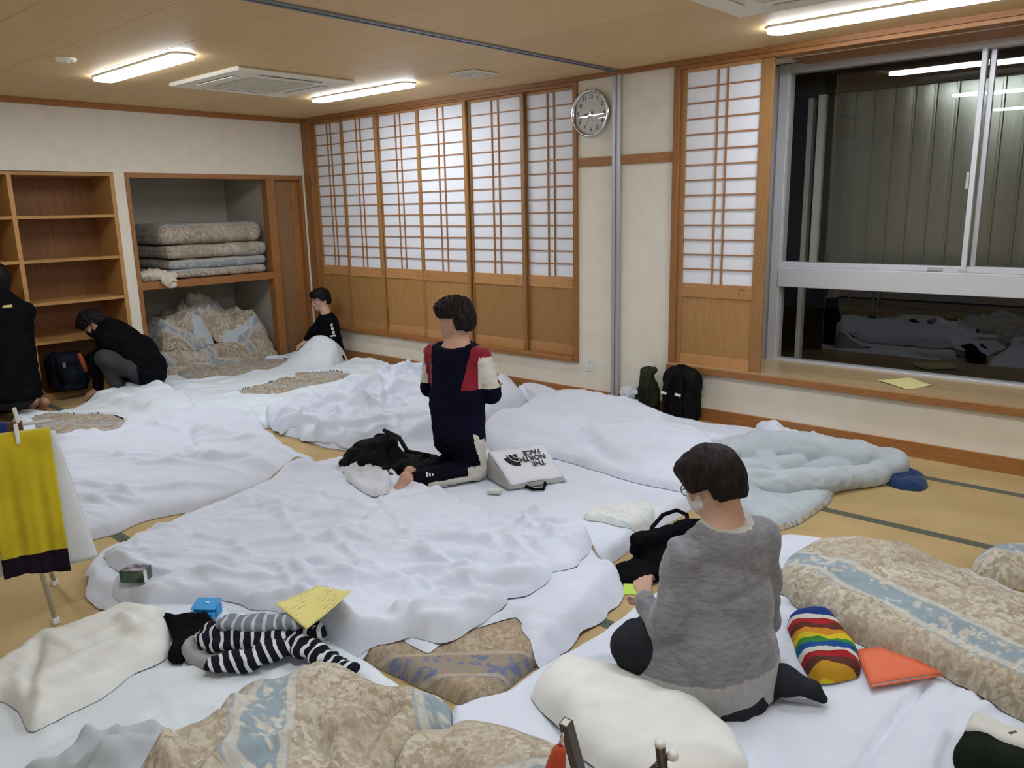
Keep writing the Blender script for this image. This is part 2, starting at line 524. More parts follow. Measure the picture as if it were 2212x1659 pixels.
# ---------------------------------------------------------------- shoji panels
KM = {}
def shoji(x_a, x_b, ytrack, label, z0=0.338, z1=2.448, pull=None, wide_r=False, pz=0.985, group='sliding paper screens'):
    w, h = x_b - x_a, z1 - z0
    st = 0.038
    o = empty('shoji_screen', ((x_a + x_b) / 2, ytrack, z0), label, 'sliding screen')
    d = 0.012
    for s in (-1, 1):
        ww = 0.085 if (wide_r and s == 1) else st
        a = s * w / 2
        box('stile', (min(a, a - s * ww), -d, 0), (max(a, a - s * ww), d, h), M['shoji_v'], o, .002)
    xl, xr = -w / 2 + st, w / 2 - (0.085 if wide_r else st)
    for za, zb in ((0, .085), (pz - .095 - z0, pz - z0), (h - .022, h)):
        box('rail', (xl, -d + .001, za), (xr, d - .001, zb), M['shoji_h'], o, .0015)
    box('board_panel', (xl, -.003, .085), (xr, .005, pz - .095 - z0), M['board'], o)
    zb, zt = pz - z0, h - .022
    box('paper', (xl, .004, zb), (xr, .007, zt), M['paper'], o)
    nrow = 14
    key = (round(xr - xl, 3), round(zt - zb, 3))
    if key not in KM:
        bm = bmesh.new(); add_box(bm, (-(xr - xl) / 2, -.0045, -.0045), ((xr - xl) / 2, .0045, .0045))
        a = bpy.data.meshes.new('kumiko_bar'); bm.to_mesh(a); bm.free(); a.materials.append(M['kumiko'])
        bm = bmesh.new(); add_box(bm, (-.0055, -.0055, -(zt - zb) / 2), (.0055, .0055, (zt - zb) / 2))
        b = bpy.data.meshes.new('kumiko_upright'); bm.to_mesh(b); bm.free(); b.materials.append(M['kumiko'])
        KM[key] = (a, b)
    a, b = KM[key]
    for k in range(1, nrow):
        q = link_mesh('kumiko_bar', a, None, o)
        q.location = ((xl + xr) / 2, -.0005, zb + (zt - zb) * k / nrow)
    for f in (0.435, 0.565):
        q = link_mesh('kumiko_upright', b, None, o)
        q.location = (xl + (xr - xl) * f, -.001, (zb + zt) / 2)
    if pull:
        bm = bmesh.new()
        px = xl + (xr - xl) * pull
        n = 20
        r0, r1 = 0.026, 0.021
        zc = pz - .0475 - z0
        rings = []
        for rr, yy in ((r0, -d - .0005), (r1, -d - .0012), (r1 - .003, -d + .004), (0.0001, -d + .005)):
            rings.append([bm.verts.new((px + rr * math.cos(2 * math.pi * i / n), yy, zc + rr * math.sin(2 * math.pi * i / n))) for i in range(n)])
        for p, q in zip(rings, rings[1:]):
            for i in range(n):
                bm.faces.new((p[i], p[(i + 1) % n], q[(i + 1) % n], q[i]))
        bm_obj('finger_pull', bm, M['trim'], o, True)
    return o
YT1, YT2 = 0.012, 0.044
shoji(0.135, 0.668, YT2, 'wooden shoji screen at the far left end of the row, against the corner post')
shoji(0.640, 1.205, YT1, 'second shoji screen from the corner, behind the boy in glasses')
shoji(1.170, 1.790, YT2, 'third shoji screen from the corner, finger pull at its right edge', pull=0.88)
shoji(1.775, 2.415, YT1, 'fourth shoji screen from the corner, finger pull at its left edge', pull=0.10)
shoji(2.400, 3.045, YT2, 'fifth shoji screen, just right of the kneeling boy, with round finger pull', pull=0.88)
shoji(3.010, 3.585, YT2 + .032, 'sixth shoji screen at the right end of the row, beside the clock', pull=0.90)
shoji(4.512, 5.170, YT1, 'single shoji screen with a wide right stile beside the dark window', 0.393, 2.440, pull=0.86, wide_r=True, pz=0.99)

# ---------------------------------------------------------------- deep window
GY = 0.57
wf = bmesh.new()
add_box(wf, (4.985, GY - .06, 0.392), (5.055, GY + .05, 2.47), .003)       # left jamb
add_box(wf, (4.50, GY - .03, 0.392), (4.99, GY + .05, 2.47))                # dark return behind the screen
add_box(wf, (5.055, GY - .05, 2.408), (8.62, GY + .05, 2.47), .003)         # head
add_box(wf, (5.045, GY - .07, 0.945), (8.62, GY + .05, 1.085), .004)        # transom
add_box(wf, (5.055, GY - .04, 1.085), (8.62, GY + .04, 1.122), .003)
add_box(wf, (5.045, GY - .05, 0.392), (8.62, GY + .05, 0.412), .003)        # foot
w1 = bm_obj('window_1', wf, M['alu_white'])
w1['kind'] = 'structure'
box('sash_stile', (6.222, GY - .045, 1.10), (6.252, GY - .015, 2.42), M['alu_white'], w1, .002)
box('sash_stile', (6.262, GY + .0, 1.10), (6.292, GY + .03, 2.42), M['alu'], w1, .002)
box('sash_stile', (7.5, GY - .0, 1.10), (7.53, GY + .03, 2.42), M['alu_white'], w1, .002)
box('sash_latch', (6.205, GY - .055, 1.60), (6.222, GY - .035, 1.70), M['alu'], w1, .002)
box('sash_lock', (6.03, GY - .052, 1.093), (6.12, GY - .040, 1.115), M['alu'], w1, .002)
box('sash_foot', (6.215, GY - .055, 1.075), (6.262, GY - .040, 1.10), M['alu'], w1, .002)
box('pane', (5.055, GY - .018, 1.12), (6.262, GY - .014, 2.41), M['glass'], w1)
box('pane', (6.252, GY + .013, 1.12), (8.62, GY + .017, 2.41), M['glass'], w1)
box('pane', (5.045, GY - .002, 0.41), (8.62, GY + .002, 0.947), M['glass'], w1)

# outside: hanging metal screen, dark beam, lamp spots
OY = 1.25
sc = empty('metal_privacy_screen', (5.10, OY, 0.945), 'ribbed metal screen of upright panels outside the window, in the dark', 'screen')
pw = 0.138
bm = bmesh.new()
prof = [(0.006, 0.0), (0.012, -.014), (0.024, -.014), (0.030, 0.0)]
px = [(0.0, 0.0)] + prof + [(0.030 + (pw - 0.030) * k / 10, -.0007 * (1 - (2 * k / 10 - 1) ** 2)) for k in range(1, 11)]
va = [bm.verts.new((x, y, 0.0)) for x, y in px]
vb = [bm.verts.new((x, y, 1.385)) for x, y in px]
vc = [bm.verts.new((x, y + .006, 0.0)) for x, y in px]
vd = [bm.verts.new((x, y + .006, 1.385)) for x, y in px]
for i in range(len(px) - 1):
    bm.faces.new((va[i], va[i + 1], vb[i + 1], vb[i])); bm.faces.new((vc[i + 1], vc[i], vd[i], vd[i + 1]))
    bm.faces.new((va[i], vc[i], vc[i + 1], va[i + 1])); bm.faces.new((vb[i + 1], vd[i + 1], vd[i], vb[i]))
bmesh.ops.recalc_face_normals(bm, faces=bm.faces)
pme = bpy.data.meshes.new('panel'); bm.to_mesh(pme); bm.free(); pme.polygons.foreach_set('use_smooth', [True] * len(pme.polygons)); pme.set_sharp_from_angle(angle=0.35); pme.materials.append(M['panel'])
for k in range(22):
    q = link_mesh('panel', pme, None, sc)
    q.location = (0.0 + k * pw, 0, 0)
box('edge_post', (-0.10, -.05, 0.0), (-0.045, .05, 1.385), M['panel_pale'], sc)
box('edge_post', (-0.045, -.01, 0.0), (0.0, .03, 1.385), M['panel_dark'], sc)
box('top_beam', (-0.9, -.06, 1.385), (3.5, .06, 1.80), M['panel_dark'], sc)
box('edge_post', (-0.22, .06, -0.88), (-0.18, .12, 1.385), M['ac_grey'], sc)
box('ground', (0.0, 0.66, -0.4), (12, 9, -0.3), M['panel_dark'], kind='structure')

# ---------------------------------------------------------------- clock
ck = empty('wall_clock', (3.760, -0.002, 2.224), 'round silver-rimmed wall clock beside the grey partition track', 'clock')
def ring(bm, prof, n=48):
    rs = []
    for r, yy in prof:
        rs.append([bm.verts.new((r * math.cos(2 * math.pi * i / n), yy, r * math.sin(2 * math.pi * i / n))) for i in range(n)])
    for p, q in zip(rs, rs[1:]):
        for i in range(n):
            bm.faces.new((p[i], p[(i + 1) % n], q[(i + 1) % n], q[i]))
    return rs
bm = bmesh.new()
ring(bm, [(.120, 0.0), (.168, 0.0), (.173, -.015), (.172, -.034), (.165, -.042), (.156, -.040), (.150, -.028)])
bm_obj('rim', bm, M['steel'], ck, True)
bm = bmesh.new()
add_disc(bm, (0, -.012, 0), (0, -1, 0), .152, .006, 48)
bm_obj('dial', bm, mat('clock_dial', (0.62, 0.60, 0.58), 0.6), ck)
bm = bmesh.new()
ring(bm, [(.152, -.030), (.10, -.0345), (.05, -.036), (.0005, -.0365)])
cg_ = bm_obj('cover_glass', bm, M['glass'], ck, True)
if cg_.data.polygons[60].normal.y > 0: cg_.data.flip_normals()
M['ink'] = mat('black_print', (0.02, 0.02, 0.022), 0.6)
def text_mesh(name, s, size, material, parent, mtx, extrude=0.0004, space=1.0, bold=0.0):
    cu = bpy.data.curves.new(name, 'FONT')
    cu.body = s; cu.size = size; cu.align_x = 'CENTER'; cu.align_y = 'CENTER'; cu.extrude = extrude; cu.space_line = space
    cu.offset = bold
    cu.resolution_u = 3
    to = bpy.data.objects.new(name, cu); COL.objects.link(to)
    dg = bpy.context.evaluated_depsgraph_get()
    me = bpy.data.meshes.new_from_object(to.evaluated_get(dg))
    bpy.data.objects.remove(to); bpy.data.curves.remove(cu)
    me.transform(mtx)
    me.materials.clear()
    o = link_mesh(name, me, material, parent)
    return o
RX = Matrix.Rotation(math.pi / 2, 4, 'X')
for hnum in range(1, 13):
    a = math.radians(90 - 30 * hnum)
    text_mesh('numeral', str(hnum), 0.040, M['ink'], ck, Matrix.Translation((.118 * math.cos(a), -.0188, .118 * math.sin(a))) @ RX, bold=0.0006)
def hand(name, ang, l0, l1, w0, w1, y, m):
    bm = bmesh.new()
    a = math.radians(90 - ang)
    d = Vector((math.cos(a), 0, math.sin(a))); n = Vector((-d.z, 0, d.x))
    p = [d * l0 + n * w0, d * l0 - n * w0, d * l1 - n * w1, d * l1 + n * w1]
    f = [bm.verts.new(q + Vector((0, y, 0))) for q in p]; b = [bm.verts.new(q + Vector((0, y + .0012, 0))) for q in p]
    bm.faces.new(f); bm.faces.new(b[::-1])
    for i in range(4): bm.faces.new((f[i], b[i], b[(i + 1) % 4], f[(i + 1) % 4]))
    return bm_obj(name, bm, m, ck)
hand('hour_hand', 260, -.02, .075, .005, .0035, -.0215, M['ink'])
hand('minute_hand', 250, -.025, .115, .004, .0018, -.0235, M['ink'])
hand('second_hand', 205, -.03, .11, .0009, .0006, -.0255, M['ink'])
bm = bmesh.new(); add_disc(bm, (0, -.018, 0), (0, -1, 0), .007, .009, 16); bm_obj('hub', bm, M['steel'], ck)

# ---------------------------------------------------------------- wall sockets
def socket(x, z, label, plug=False):
    o = empty('wall_socket', (x, -0.0005, z), label, 'socket')
    box('plate', (-.034, -.006, -.058), (.034, 0, .058), M['plastic'], o, .002)
    for dz in (-.024, .024):
        ou = box('outlet', (-.018, -.0085, dz - .016), (.018, -.006, dz + .016), M['plastic'], o, .001)
        for dx in (-.006, .006):
            box('slot', (dx - .001, -.0018, -.006), (dx + .001, -.0012, .006), M['ac_dark'], ou)
    return o
socket(3.738, 0.302, 'white double wall socket below the clock, left of the grey track')
socket(4.300, 0.318, 'white double wall socket behind the dark bags under the shoji screen')

# ---------------------------------------------------------------- ceiling fittings
def ceiling_light(cx, cy, ln, label, w=0.135):
    o = empty('ceiling_light', (cx, cy, H), label, 'ceiling light')
    def stadium(bm, l, ww, za, zb, n=10):
        pts = []
        for s in (1, -1):
            for i in range(n + 1):
                a = -math.pi / 2 + math.pi * i / n
                pts.append((s * (l / 2 - ww * .35) + s * math.cos(a) * ww * .35, s * math.sin(a) * ww / 2))
        lo = [bm.verts.new((x, y, za)) for x, y in pts]; hi = [bm.verts.new((x, y, zb)) for x, y in pts]
        bm.faces.new(lo[::-1]); bm.faces.new(hi)
        k = len(pts)
        for i in range(k): bm.faces.new((lo[i], lo[(i + 1) % k], hi[(i + 1) % k], hi[i]))
    bm = bmesh.new(); stadium(bm, ln + .016, w + .016, -.012, -.0005)
    bm_obj('housing', bm, M['plastic'], o)
    bm = bmesh.new(); stadium(bm, ln, w, -.030, -.012)
    bm_obj('diffuser', bm, M['tube'], o)
    return o
ceiling_light(1.985, -2.57, 1.24, 'lit ceiling tube light, left one in view, left of the ceiling cassette')
ceiling_light(2.010, -0.79, 1.24, 'lit ceiling tube light between cassette and shoji screens, middle one in view', 0.125)
ceiling_light(5.985, -0.53, 1.24, 'lit ceiling tube light at the upper right, above the window', 0.150)
for x, y in ((5.985, -2.40), (1.985, -4.35), (5.985, -4.10), (9.0, -2.4), (8.6, -6.4)):
    ceiling_light(x, y, 1.24, 'lit ceiling tube light, further row towards the rear of the room', 0.14)['group'] = 'ceiling lights of the further rows'

def cassette(x0, x1, y0, y1, label):
    cx, cy = (x0 + x1) / 2, (y0 + y1) / 2
    hw, hl = (x1 - x0) / 2, (y1 - y0) / 2
    o = empty('air_conditioner', (cx, cy, H), label, 'air conditioner')
    bm = bmesh.new(); add_box(bm, (-hw, -hl, -.028), (hw, hl, -.0005), .012); bm_obj('panel', bm, M['ac'], o)
    gr_ = box('intake_grille', (-hw * .54, -hl * .54, -.034), (hw * .54, hl * .54, -.028), M['ac_grey'], o, .003)
    bm = bmesh.new()
    for k in range(14):
        yy = -hl * .5 + hl * k / 13
        add_box(bm, (-hw * .5, yy - .004, -.037), (hw * .5, yy + .004, -.034))
    nest(bm_obj('grille_slat', bm, M['ac'], o), gr_)['kind'] = 'stuff'
    for s in (-1, 1):
        box('air_slot', (s * hw * .76 - .028, -hl * .52, -.0295), (s * hw * .76 + .028, hl * .52, -.0275), M['ac_dark'], o)
        box('air_slot', (-hw * .52, s * hl * .76 - .028, -.0295), (hw * .52, s * hl * .76 + .028, -.0275), M['ac_dark'], o)
        box('louvre', (s * hw * .74 - .026, -hl * .51, -.036), (s * hw * .74 + .022, hl * .51, -.0305), M['ac'], o)
        box('louvre', (-hw * .51, s * hl * .74 - .026, -.036), (hw * .51, s * hl * .74 + .022, -.0305), M['ac'], o)
    return o
cassette(1.45, 2.43, -2.13, -1.16, 'square ceiling cassette air conditioner between the two left lights')
cassette(5.42, 6.42, -2.02, -1.02, 'ceiling cassette corner cut by the top edge, above the window side')
def vent(x0, x1, y0, y1, label):
    cx, cy = (x0 + x1) / 2, (y0 + y1) / 2
    hw, hl = (x1 - x0) / 2, (y1 - y0) / 2
    o = empty('ceiling_vent', (cx, cy, H), label, 'vent')
    box('frame', (-hw, -hl, -.012), (hw, hl, -.0005), M['ac'], o, .004)
    for k in range(5):
        yy = -hl * .75 + hl * 1.5 * k / 4
        box('slat', (-hw * .82, yy - .014, -.016), (hw * .82, yy + .010, -.012), M['ac_grey'], o)
    return o
vent(3.115, 3.355, -.86, -.60, 'small square vent in the ceiling near the partition track')
sd = empty('smoke_detector', (1.957, -3.014, H), 'flat round smoke detector on the ceiling at the far left', 'detector')
bm = bmesh.new(); add_tube(bm, [(0, 0, -.0005), (0, 0, -.012), (0, 0, -.022)], [.06, .06, .045], 24); bm_obj('body', bm, M['ac'], sd)
bm = bmesh.new(); add_disc(bm, (0, 0, -.022), (0, 0, -1), .02, .006, 16); bm_obj('sensor', bm, M['ac_grey'], sd)

# ---------------------------------------------------------------- bookcase built into the left wall
bk = empty('bookcase', (-0.005, -2.85, 0.0), 'tall built-in oak bookcase with empty shelves left of the closet', 'bookcase')
BD = -0.40
def bpart(n, lo, hi, m, bev=.001):
    return box(n, (lo[0] + .005, lo[1] + 2.85, lo[2]), (hi[0] + .005, hi[1] + 2.85, hi[2]), m, bk, bev)
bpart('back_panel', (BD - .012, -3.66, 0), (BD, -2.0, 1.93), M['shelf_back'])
for ya, yb in ((-3.655, -3.62), (-2.848, -2.813), (-2.037, -2.002)):
    bpart('side_panel', (BD, ya, 0), (0.004, yb, 1.92), M['shelf'])
bpart('top_panel', (BD, -3.62, 1.892), (0.003, -2.037, 1.92), M['shelf'])
for bay, (ya, yb) in enumerate(((-3.62, -2.848), (-2.813, -2.037))):
    for z in (1.5625, 1.20, 0.84, 0.51):
        bpart('shelf', (BD, ya, z - .026), (0.0, yb, z), M['shelf'])
    bpart('bottom_board', (BD, ya, 0.03), (0.0, yb, 0.055), M['shelf'])
    bpart('plinth', (-.012, ya, 0.0), (0.0, yb, 0.03), M['shelf'])

# ---------------------------------------------------------------- closet
cl = empty('closet', (-0.4, -0.97, 0.0), 'open bedding closet with a wooden middle shelf, right of the bookcase', 'closet')
def cpart(n, lo, hi, m, bev=.0):
    return box(n, (lo[0] + .4, lo[1] + .97, lo[2]), (hi[0] + .4, hi[1] + .97, hi[2]), m, cl, bev)
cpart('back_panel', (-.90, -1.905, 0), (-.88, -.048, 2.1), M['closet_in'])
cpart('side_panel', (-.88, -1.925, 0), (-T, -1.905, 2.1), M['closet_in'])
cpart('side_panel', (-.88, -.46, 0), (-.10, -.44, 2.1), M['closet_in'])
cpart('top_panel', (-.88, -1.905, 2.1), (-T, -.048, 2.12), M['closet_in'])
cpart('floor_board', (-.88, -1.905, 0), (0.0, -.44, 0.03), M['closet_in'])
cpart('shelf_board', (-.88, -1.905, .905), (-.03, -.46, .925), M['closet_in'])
cpart('shelf_front', (-.06, -1.87, .868), (.002, -.48, .940), M['trim'], .002)
cpart('post', (-.10, -.485, 0), (.004, -.395, CZ - .045), M['trim_v'], .002)
cpart('jamb', (-T, -1.905, 0), (.010, -1.868, CZ), M['trim_v'], .002)
cpart('jamb', (-T, -.085, 0), (.010, -.048, CZ), M['trim_v'], .002)
cpart('head_rail', (-T, -1.868, CZ - .045), (.010, -.085, CZ), M['trim'], .002)
cpart('door', (-.085, -.395, .03), (-.055, -.085, CZ - .045), wood('closet_door_veneer', (0.30, 0.165, 0.075), (0.235, 0.12, 0.05), (9, 9, .7), .5), .001)
cpart('door_stile', (-.058, -.16, .03), (-.045, -.085, CZ - .045), M['trim_v'], .002)

# ================================================================== SOFT THINGS
def _hash2(ix, iy, seed):
    h = np.sin(ix * 127.1 + iy * 311.7 + seed * 74.7) * 43758.5453
    return h - np.floor(h)
def perlin2(x, y, seed=0.0):
    xi, yi = np.floor(x), np.floor(y)
    xf, yf = x - xi, y - yi
    w = lambda q: q * q * q * (q * (q * 6 - 15) + 10)
    def g(dx, dy):
        a = _hash2(xi + dx, yi + dy, seed) * 2 * np.pi
        return np.cos(a) * (xf - dx) + np.sin(a) * (yf - dy)
    u, v = w(xf), w(yf)
    return ((g(0, 0) * (1 - u) + g(1, 0) * u) * (1 - v) + (g(0, 1) * (1 - u) + g(1, 1) * u) * v) * 1.41
def vnoise3(p, seed=0.0):
    i = np.floor(p); f = p - i
    w = f * f * (3 - 2 * f)
    def h(dx, dy, dz):
        q = np.sin((i[..., 0] + dx) * 127.1 + (i[..., 1] + dy) * 311.7 + (i[..., 2] + dz) * 191.3 + seed * 74.7) * 43758.5453
        return q - np.floor(q)
    x, y, z = w[..., 0], w[..., 1], w[..., 2]
    a = (h(0, 0, 0) * (1 - x) + h(1, 0, 0) * x) * (1 - y) + (h(0, 1, 0) * (1 - x) + h(1, 1, 0) * x) * y
    b = (h(0, 0, 1) * (1 - x) + h(1, 0, 1) * x) * (1 - y) + (h(0, 1, 1) * (1 - x) + h(1, 1, 1) * x) * y
    return (a * (1 - z) + b * z) * 2 - 1

def wrinkle(x, y, seed, ang, scale, stretch):
    """creases of cloth: sharp ridges that run along ang and wander"""
    c, s = math.cos(ang), math.sin(ang)
    a, b = x * c + y * s, -x * s + y * c
    b = b + 0.10 * scale ** 0.3 * perlin2(a * 2.2, b * 2.2, seed + 3)
    n = perlin2(a / (scale * stretch), b / scale, seed)
    r = (1 - np.abs(n)) ** 4.0
    m = perlin2(a / (scale * 3.0) + 5, b / (scale * 3.0), seed + 9) * .5 + .5
    return r * np.clip(m * 1.5 - .15, 0, 1) - .25

# height of everything lying on the floor, so that each cloth drapes over what is below
HX0, HY0, HC = -1.2, -6.2, 0.02
HN, HM = int((9.6 - HX0) / HC), int((0.2 - HY0) / HC)
HMAP = np.zeros((HN, HM))
HGX, HGY = np.meshgrid(HX0 + HC * np.arange(HN), HY0 + HC * np.arange(HM), indexing='ij')
def samp(A, x, y):
    fx = np.clip((np.asarray(x) - HX0) / HC, 0, HN - 1.001); fy = np.clip((np.asarray(y) - HY0) / HC, 0, HM - 1.001)
    i, j = fx.astype(int), fy.astype(int)
    u, v = fx - i, fy - j
    return (A[i, j] * (1 - u) + A[i + 1, j] * u) * (1 - v) + (A[i, j + 1] * (1 - u) + A[i + 1, j + 1] * u) * v
def blur(A, n):
    for ax in (0, 1):
        acc = np.zeros_like(A)
        for k in range(-n, n + 1):
            acc += np.roll(A, k, ax)
        A = acc / (2 * n + 1)
    return A
def hz(x, y):
    return float(samp(HMAP, np.array(x), np.array(y)))

def px2w(pts, z):
    out = []
    for p in pts:
        q = at(p[0], p[1], p[2] if len(p) > 2 else z)
        out.append((q[0], q[1]))
    return np.array(out)
def smooth_poly(P, step=0.02, tension=0.5, closed=True):
    P = np.asarray(P, float); n = len(P); out = []
    for i in range(n if closed else n - 1):
        if closed:
            p0, p1, p2, p3 = P[i - 1], P[i], P[(i + 1) % n], P[(i + 2) % n]
        else:
            p0, p1, p2, p3 = P[max(i - 1, 0)], P[i], P[i + 1], P[min(i + 2, n - 1)]
        L = np.linalg.norm(p2 - p1); k = max(1, int(L / step))
        # centripetal-like tangents limited to the segment length
        def tan(a, b, c):
            t_ = (c - a); l = np.linalg.norm(t_) + 1e-9
            return t_ / l * min(np.linalg.norm(b - a), np.linalg.norm(c - b)) * tension * 1.6
        m1, m2 = tan(p0, p1, p2), tan(p1, p2, p3)
        for q in np.arange(k) / k:
            q2, q3 = q * q, q * q * q
            out.append((2 * q3 - 3 * q2 + 1) * p1 + (q3 - 2 * q2 + q) * m1 + (-2 * q3 + 3 * q2) * p2 + (q3 - q2) * m2)
    if not closed: out.append(P[-1])
    return np.array(out)
def seg_dist(X, Y, P, closed=True):
    """distance, nearest point and inside test of points to a polyline"""
    n = len(P)
    best = np.full(X.shape, 1e9); bx = np.zeros_like(X); by = np.zeros_like(X)
    ins = np.zeros(X.shape, bool)
    for i in range(n if closed else n - 1):
        a, b = P[i], P[(i + 1) % n]
        d = b - a; L = d @ d + 1e-12
        t_ = np.clip(((X - a[0]) * d[0] + (Y - a[1]) * d[1]) / L, 0, 1)
        qx, qy = a[0] + t_ * d[0], a[1] + t_ * d[1]
        dd = (X - qx) ** 2 + (Y - qy) ** 2
        k = dd < best
        best = np.where(k, dd, best); bx = np.where(k, qx, bx); by = np.where(k, qy, by)
        if closed and a[1] != b[1]:
            c = ((a[1] > Y) != (b[1] > Y)) & (X < (b[0] - a[0]) * (Y - a[1]) / (b[1] - a[1]) + a[0])
            ins ^= c
    return np.sqrt(best), bx, by, ins

def uv_layer(me, co, rot=0.0, seed=0.0, zk=(.35, .8), vs=0.0):
    c, s = math.cos(rot), math.sin(rot)
    u = co[:, 0] * c + co[:, 1] * s + co[:, 2] * zk[0]
    v = -co[:, 0] * s + co[:, 1] * c + co[:, 2] * zk[1] + vs
    lay = me.uv_layers.new(name='cloth')
    idx = np.empty(len(me.loops), np.int32); me.loops.foreach_get('vertex_index', idx)
    uv = np.stack([u[idx] + seed, v[idx]], 1).astype(np.float32)
    lay.data.foreach_set('uv', uv.ravel())

def raw_mesh(name, co, quads, smooth=True):
    me = bpy.data.meshes.new(name)
    me.vertices.add(len(co)); me.vertices.foreach_set('co', np.asarray(co, np.float32).ravel())
    q = np.asarray(quads, np.int32); k = q.shape[1]
    me.loops.add(q.size); me.loops.foreach_set('vertex_index', q.ravel())
    me.polygons.add(len(q)); me.polygons.foreach_set('loop_start', np.arange(len(q), dtype=np.int32) * k)
    me.update(calc_edges=True); me.validate()
    me.polygons.foreach_set('use_smooth', [smooth] * len(me.polygons))
    return me

def drape(name, poly, mats, z=0.03, thick=0.05, er=0.06, cell=0.014, folds=(), bumps=(), wr=(), lump=(0.0, 0.3),
          hole=None, bridge=2, world=False, ragged=0.006, seed=1.0, rot=0.0, label=None, cat=None, group=None, parent=None,
          base=None, lift=0.003, sag=1.0, creases=None, register=True, tension=0.5, useed=0.0, vseed=0.0, face_mat=None):
    P = np.array(poly, float) if world else px2w(poly, z)
    if hole is not None: HP = smooth_poly(np.array(hole, float) if world else px2w(hole, z), 0.02, tension)
    if not world: P = np.stack([np.maximum(P[:, 0], .012), np.minimum(P[:, 1], -.03)], 1)
    P = smooth_poly(P, 0.025, tension)
    if ragged:
        s_ = np.cumsum(np.linalg.norm(np.diff(P, axis=0, append=P[:1]), axis=1))
        P = P + np.stack([perlin2(s_ * 7, s_ * 0 + seed, seed), perlin2(s_ * 7, s_ * 0 + seed + 40, seed)], 1) * ragged * 2
    F = [((smooth_poly(np.array(f[0], float) if world else px2w(f[0], z + thick), 0.03, 0.5, False)), f[1], f[2]) for f in folds]
    B = []
    for b in bumps:
        c = np.array(b[0], float) if world else at(b[0][0], b[0][1], z)[:2]
        B.append((c, b[1], b[2], b[3], b[4] if len(b) > 4 else 0.0))
    base_map = HMAP if base is None else np.full_like(HMAP, base)
    HB = np.maximum(base_map, blur(base_map, bridge) * sag) if bridge else base_map.copy()
    if bridge: HB = np.maximum(base_map, blur(HB, max(1, bridge // 2)))
    CR = []
    if creases:
        rg = random.Random(int(seed * 100) + 5)
        lo_, hi_ = P.min(0), P.max(0)
        for (n_, ang_, spr_, len_, amp_) in creases:
            for _ in range(n_):
                c_ = (rg.uniform(lo_[0], hi_[0]), rg.uniform(lo_[1], hi_[1]))
                CR.append((c_, ang_ + rg.gauss(0, spr_), len_ * rg.uniform(.5, 1.4), amp_ * rg.uniform(.5, 1.3), rg.uniform(.007, .013), rg.uniform(.016, .048), rg.uniform(-.8, .8), rg.choice((-1, 1))))
    def zf(x, y, d):
        e = np.clip(d / er, 0, 1)
        prof = np.sqrt(np.clip(1 - (1 - e) ** 2, 0, 1))
        h = samp(HB, x, y) + lift + thick * prof
        e2 = np.clip(d / max(er, .05), 0, 1); e2 = e2 * e2 * (3 - 2 * e2)
        if lump[0]:
            h = h + lump[0] * perlin2(x / lump[1], y / lump[1], seed + 2) * e2
        for k, (amp, sc, ang, stv) in enumerate(wr):
            h = h + amp * 1.5 * wrinkle(x, y, seed + 11 * k, ang, sc, stv) * e2
        for c, a_, L_, am, w1, w2, kk, sg in CR:
            ca, sa = math.cos(a_), math.sin(a_)
            s1, t1 = (x - c[0]) * ca + (y - c[1]) * sa, -(x - c[0]) * sa + (y - c[1]) * ca
            t1 = (t1 - kk * s1 * s1) * sg
            h = h + 1.45 * am * np.exp(-np.where(t1 > 0, t1 / w2, t1 / w1) ** 2 - (s1 * 2 / L_) ** 4) * e2
        for c, rx, ry, hh, a in B:
            ca, sa = math.cos(a), math.sin(a)
            qx, qy = (x - c[0]) * ca + (y - c[1]) * sa, -(x - c[0]) * sa + (y - c[1]) * ca
            h = h + hh * np.exp(-((qx / rx) ** 2 + (qy / ry) ** 2)) * np.clip(e2 * 1.3, 0, 1)
        for fp, w, hh in F:
            dd, _, _, _ = seg_dist(x, y, fp, False)
            h = h + hh * np.exp(-(dd / w) ** 2) * e2
        return np.maximum(h, samp(HB if hh_neg else base_map, x, y) + .0025)
    hh_neg = False
    lo, hi = P.min(0) - cell, P.max(0) + cell
    nx, ny = int((hi[0] - lo[0]) / cell) + 2, int((hi[1] - lo[1]) / cell) + 2
    X, Y = np.meshgrid(lo[0] + cell * np.arange(nx), lo[1] + cell * np.arange(ny), indexing='ij')
    cx, cy = X[:-1, :-1] + cell / 2, Y[:-1, :-1] + cell / 2
    _, _, _, keep = seg_dist(cx, cy, P)
    if hole is not None:
        _, _, _, hin = seg_dist(cx, cy, HP); keep &= ~hin
    cnt = np.zeros(X.shape, int)
    for dx in (0, 1):
        for dy in (0, 1):
            cnt[dx:nx - 1 + dx, dy:ny - 1 + dy] += keep
    used = cnt > 0
    rim = used & (cnt < 4)
    d, bx, by, ins = seg_dist(X, Y, P)
    d = np.where(ins, d, 0)
    if hole is not None:
        dh, hx, hy, hi_ = seg_dist(X, Y, HP)
        nearh = dh < d + cell * .3
        bx = np.where(nearh, hx, bx); by = np.where(nearh, hy, by)
        d = np.where(hi_, 0, np.minimum(d, dh + er * .45))
    X = np.where(rim, bx, X); Y = np.where(rim, by, Y)
    if hole is None: d = np.where(rim, 0, d)
    else: d = np.where(rim & ~nearh, 0, d)
    Z = zf(X, Y, d)
    idx = -np.ones(X.shape, int); idx[used] = np.arange(used.sum())
    a, b, c, e = idx[:-1, :-1][keep], idx[1:, :-1][keep], idx[1:, 1:][keep], idx[:-1, 1:][keep]
    quads = np.stack([a, b, c, e], 1)
    co = np.stack([X[used], Y[used], Z[used]], 1)
    # close the underside so that the cloth is a solid layer
    cen = co.mean(0); cen[2] = co[:, 2].min()
    me = raw_mesh(name, co - cen, quads)
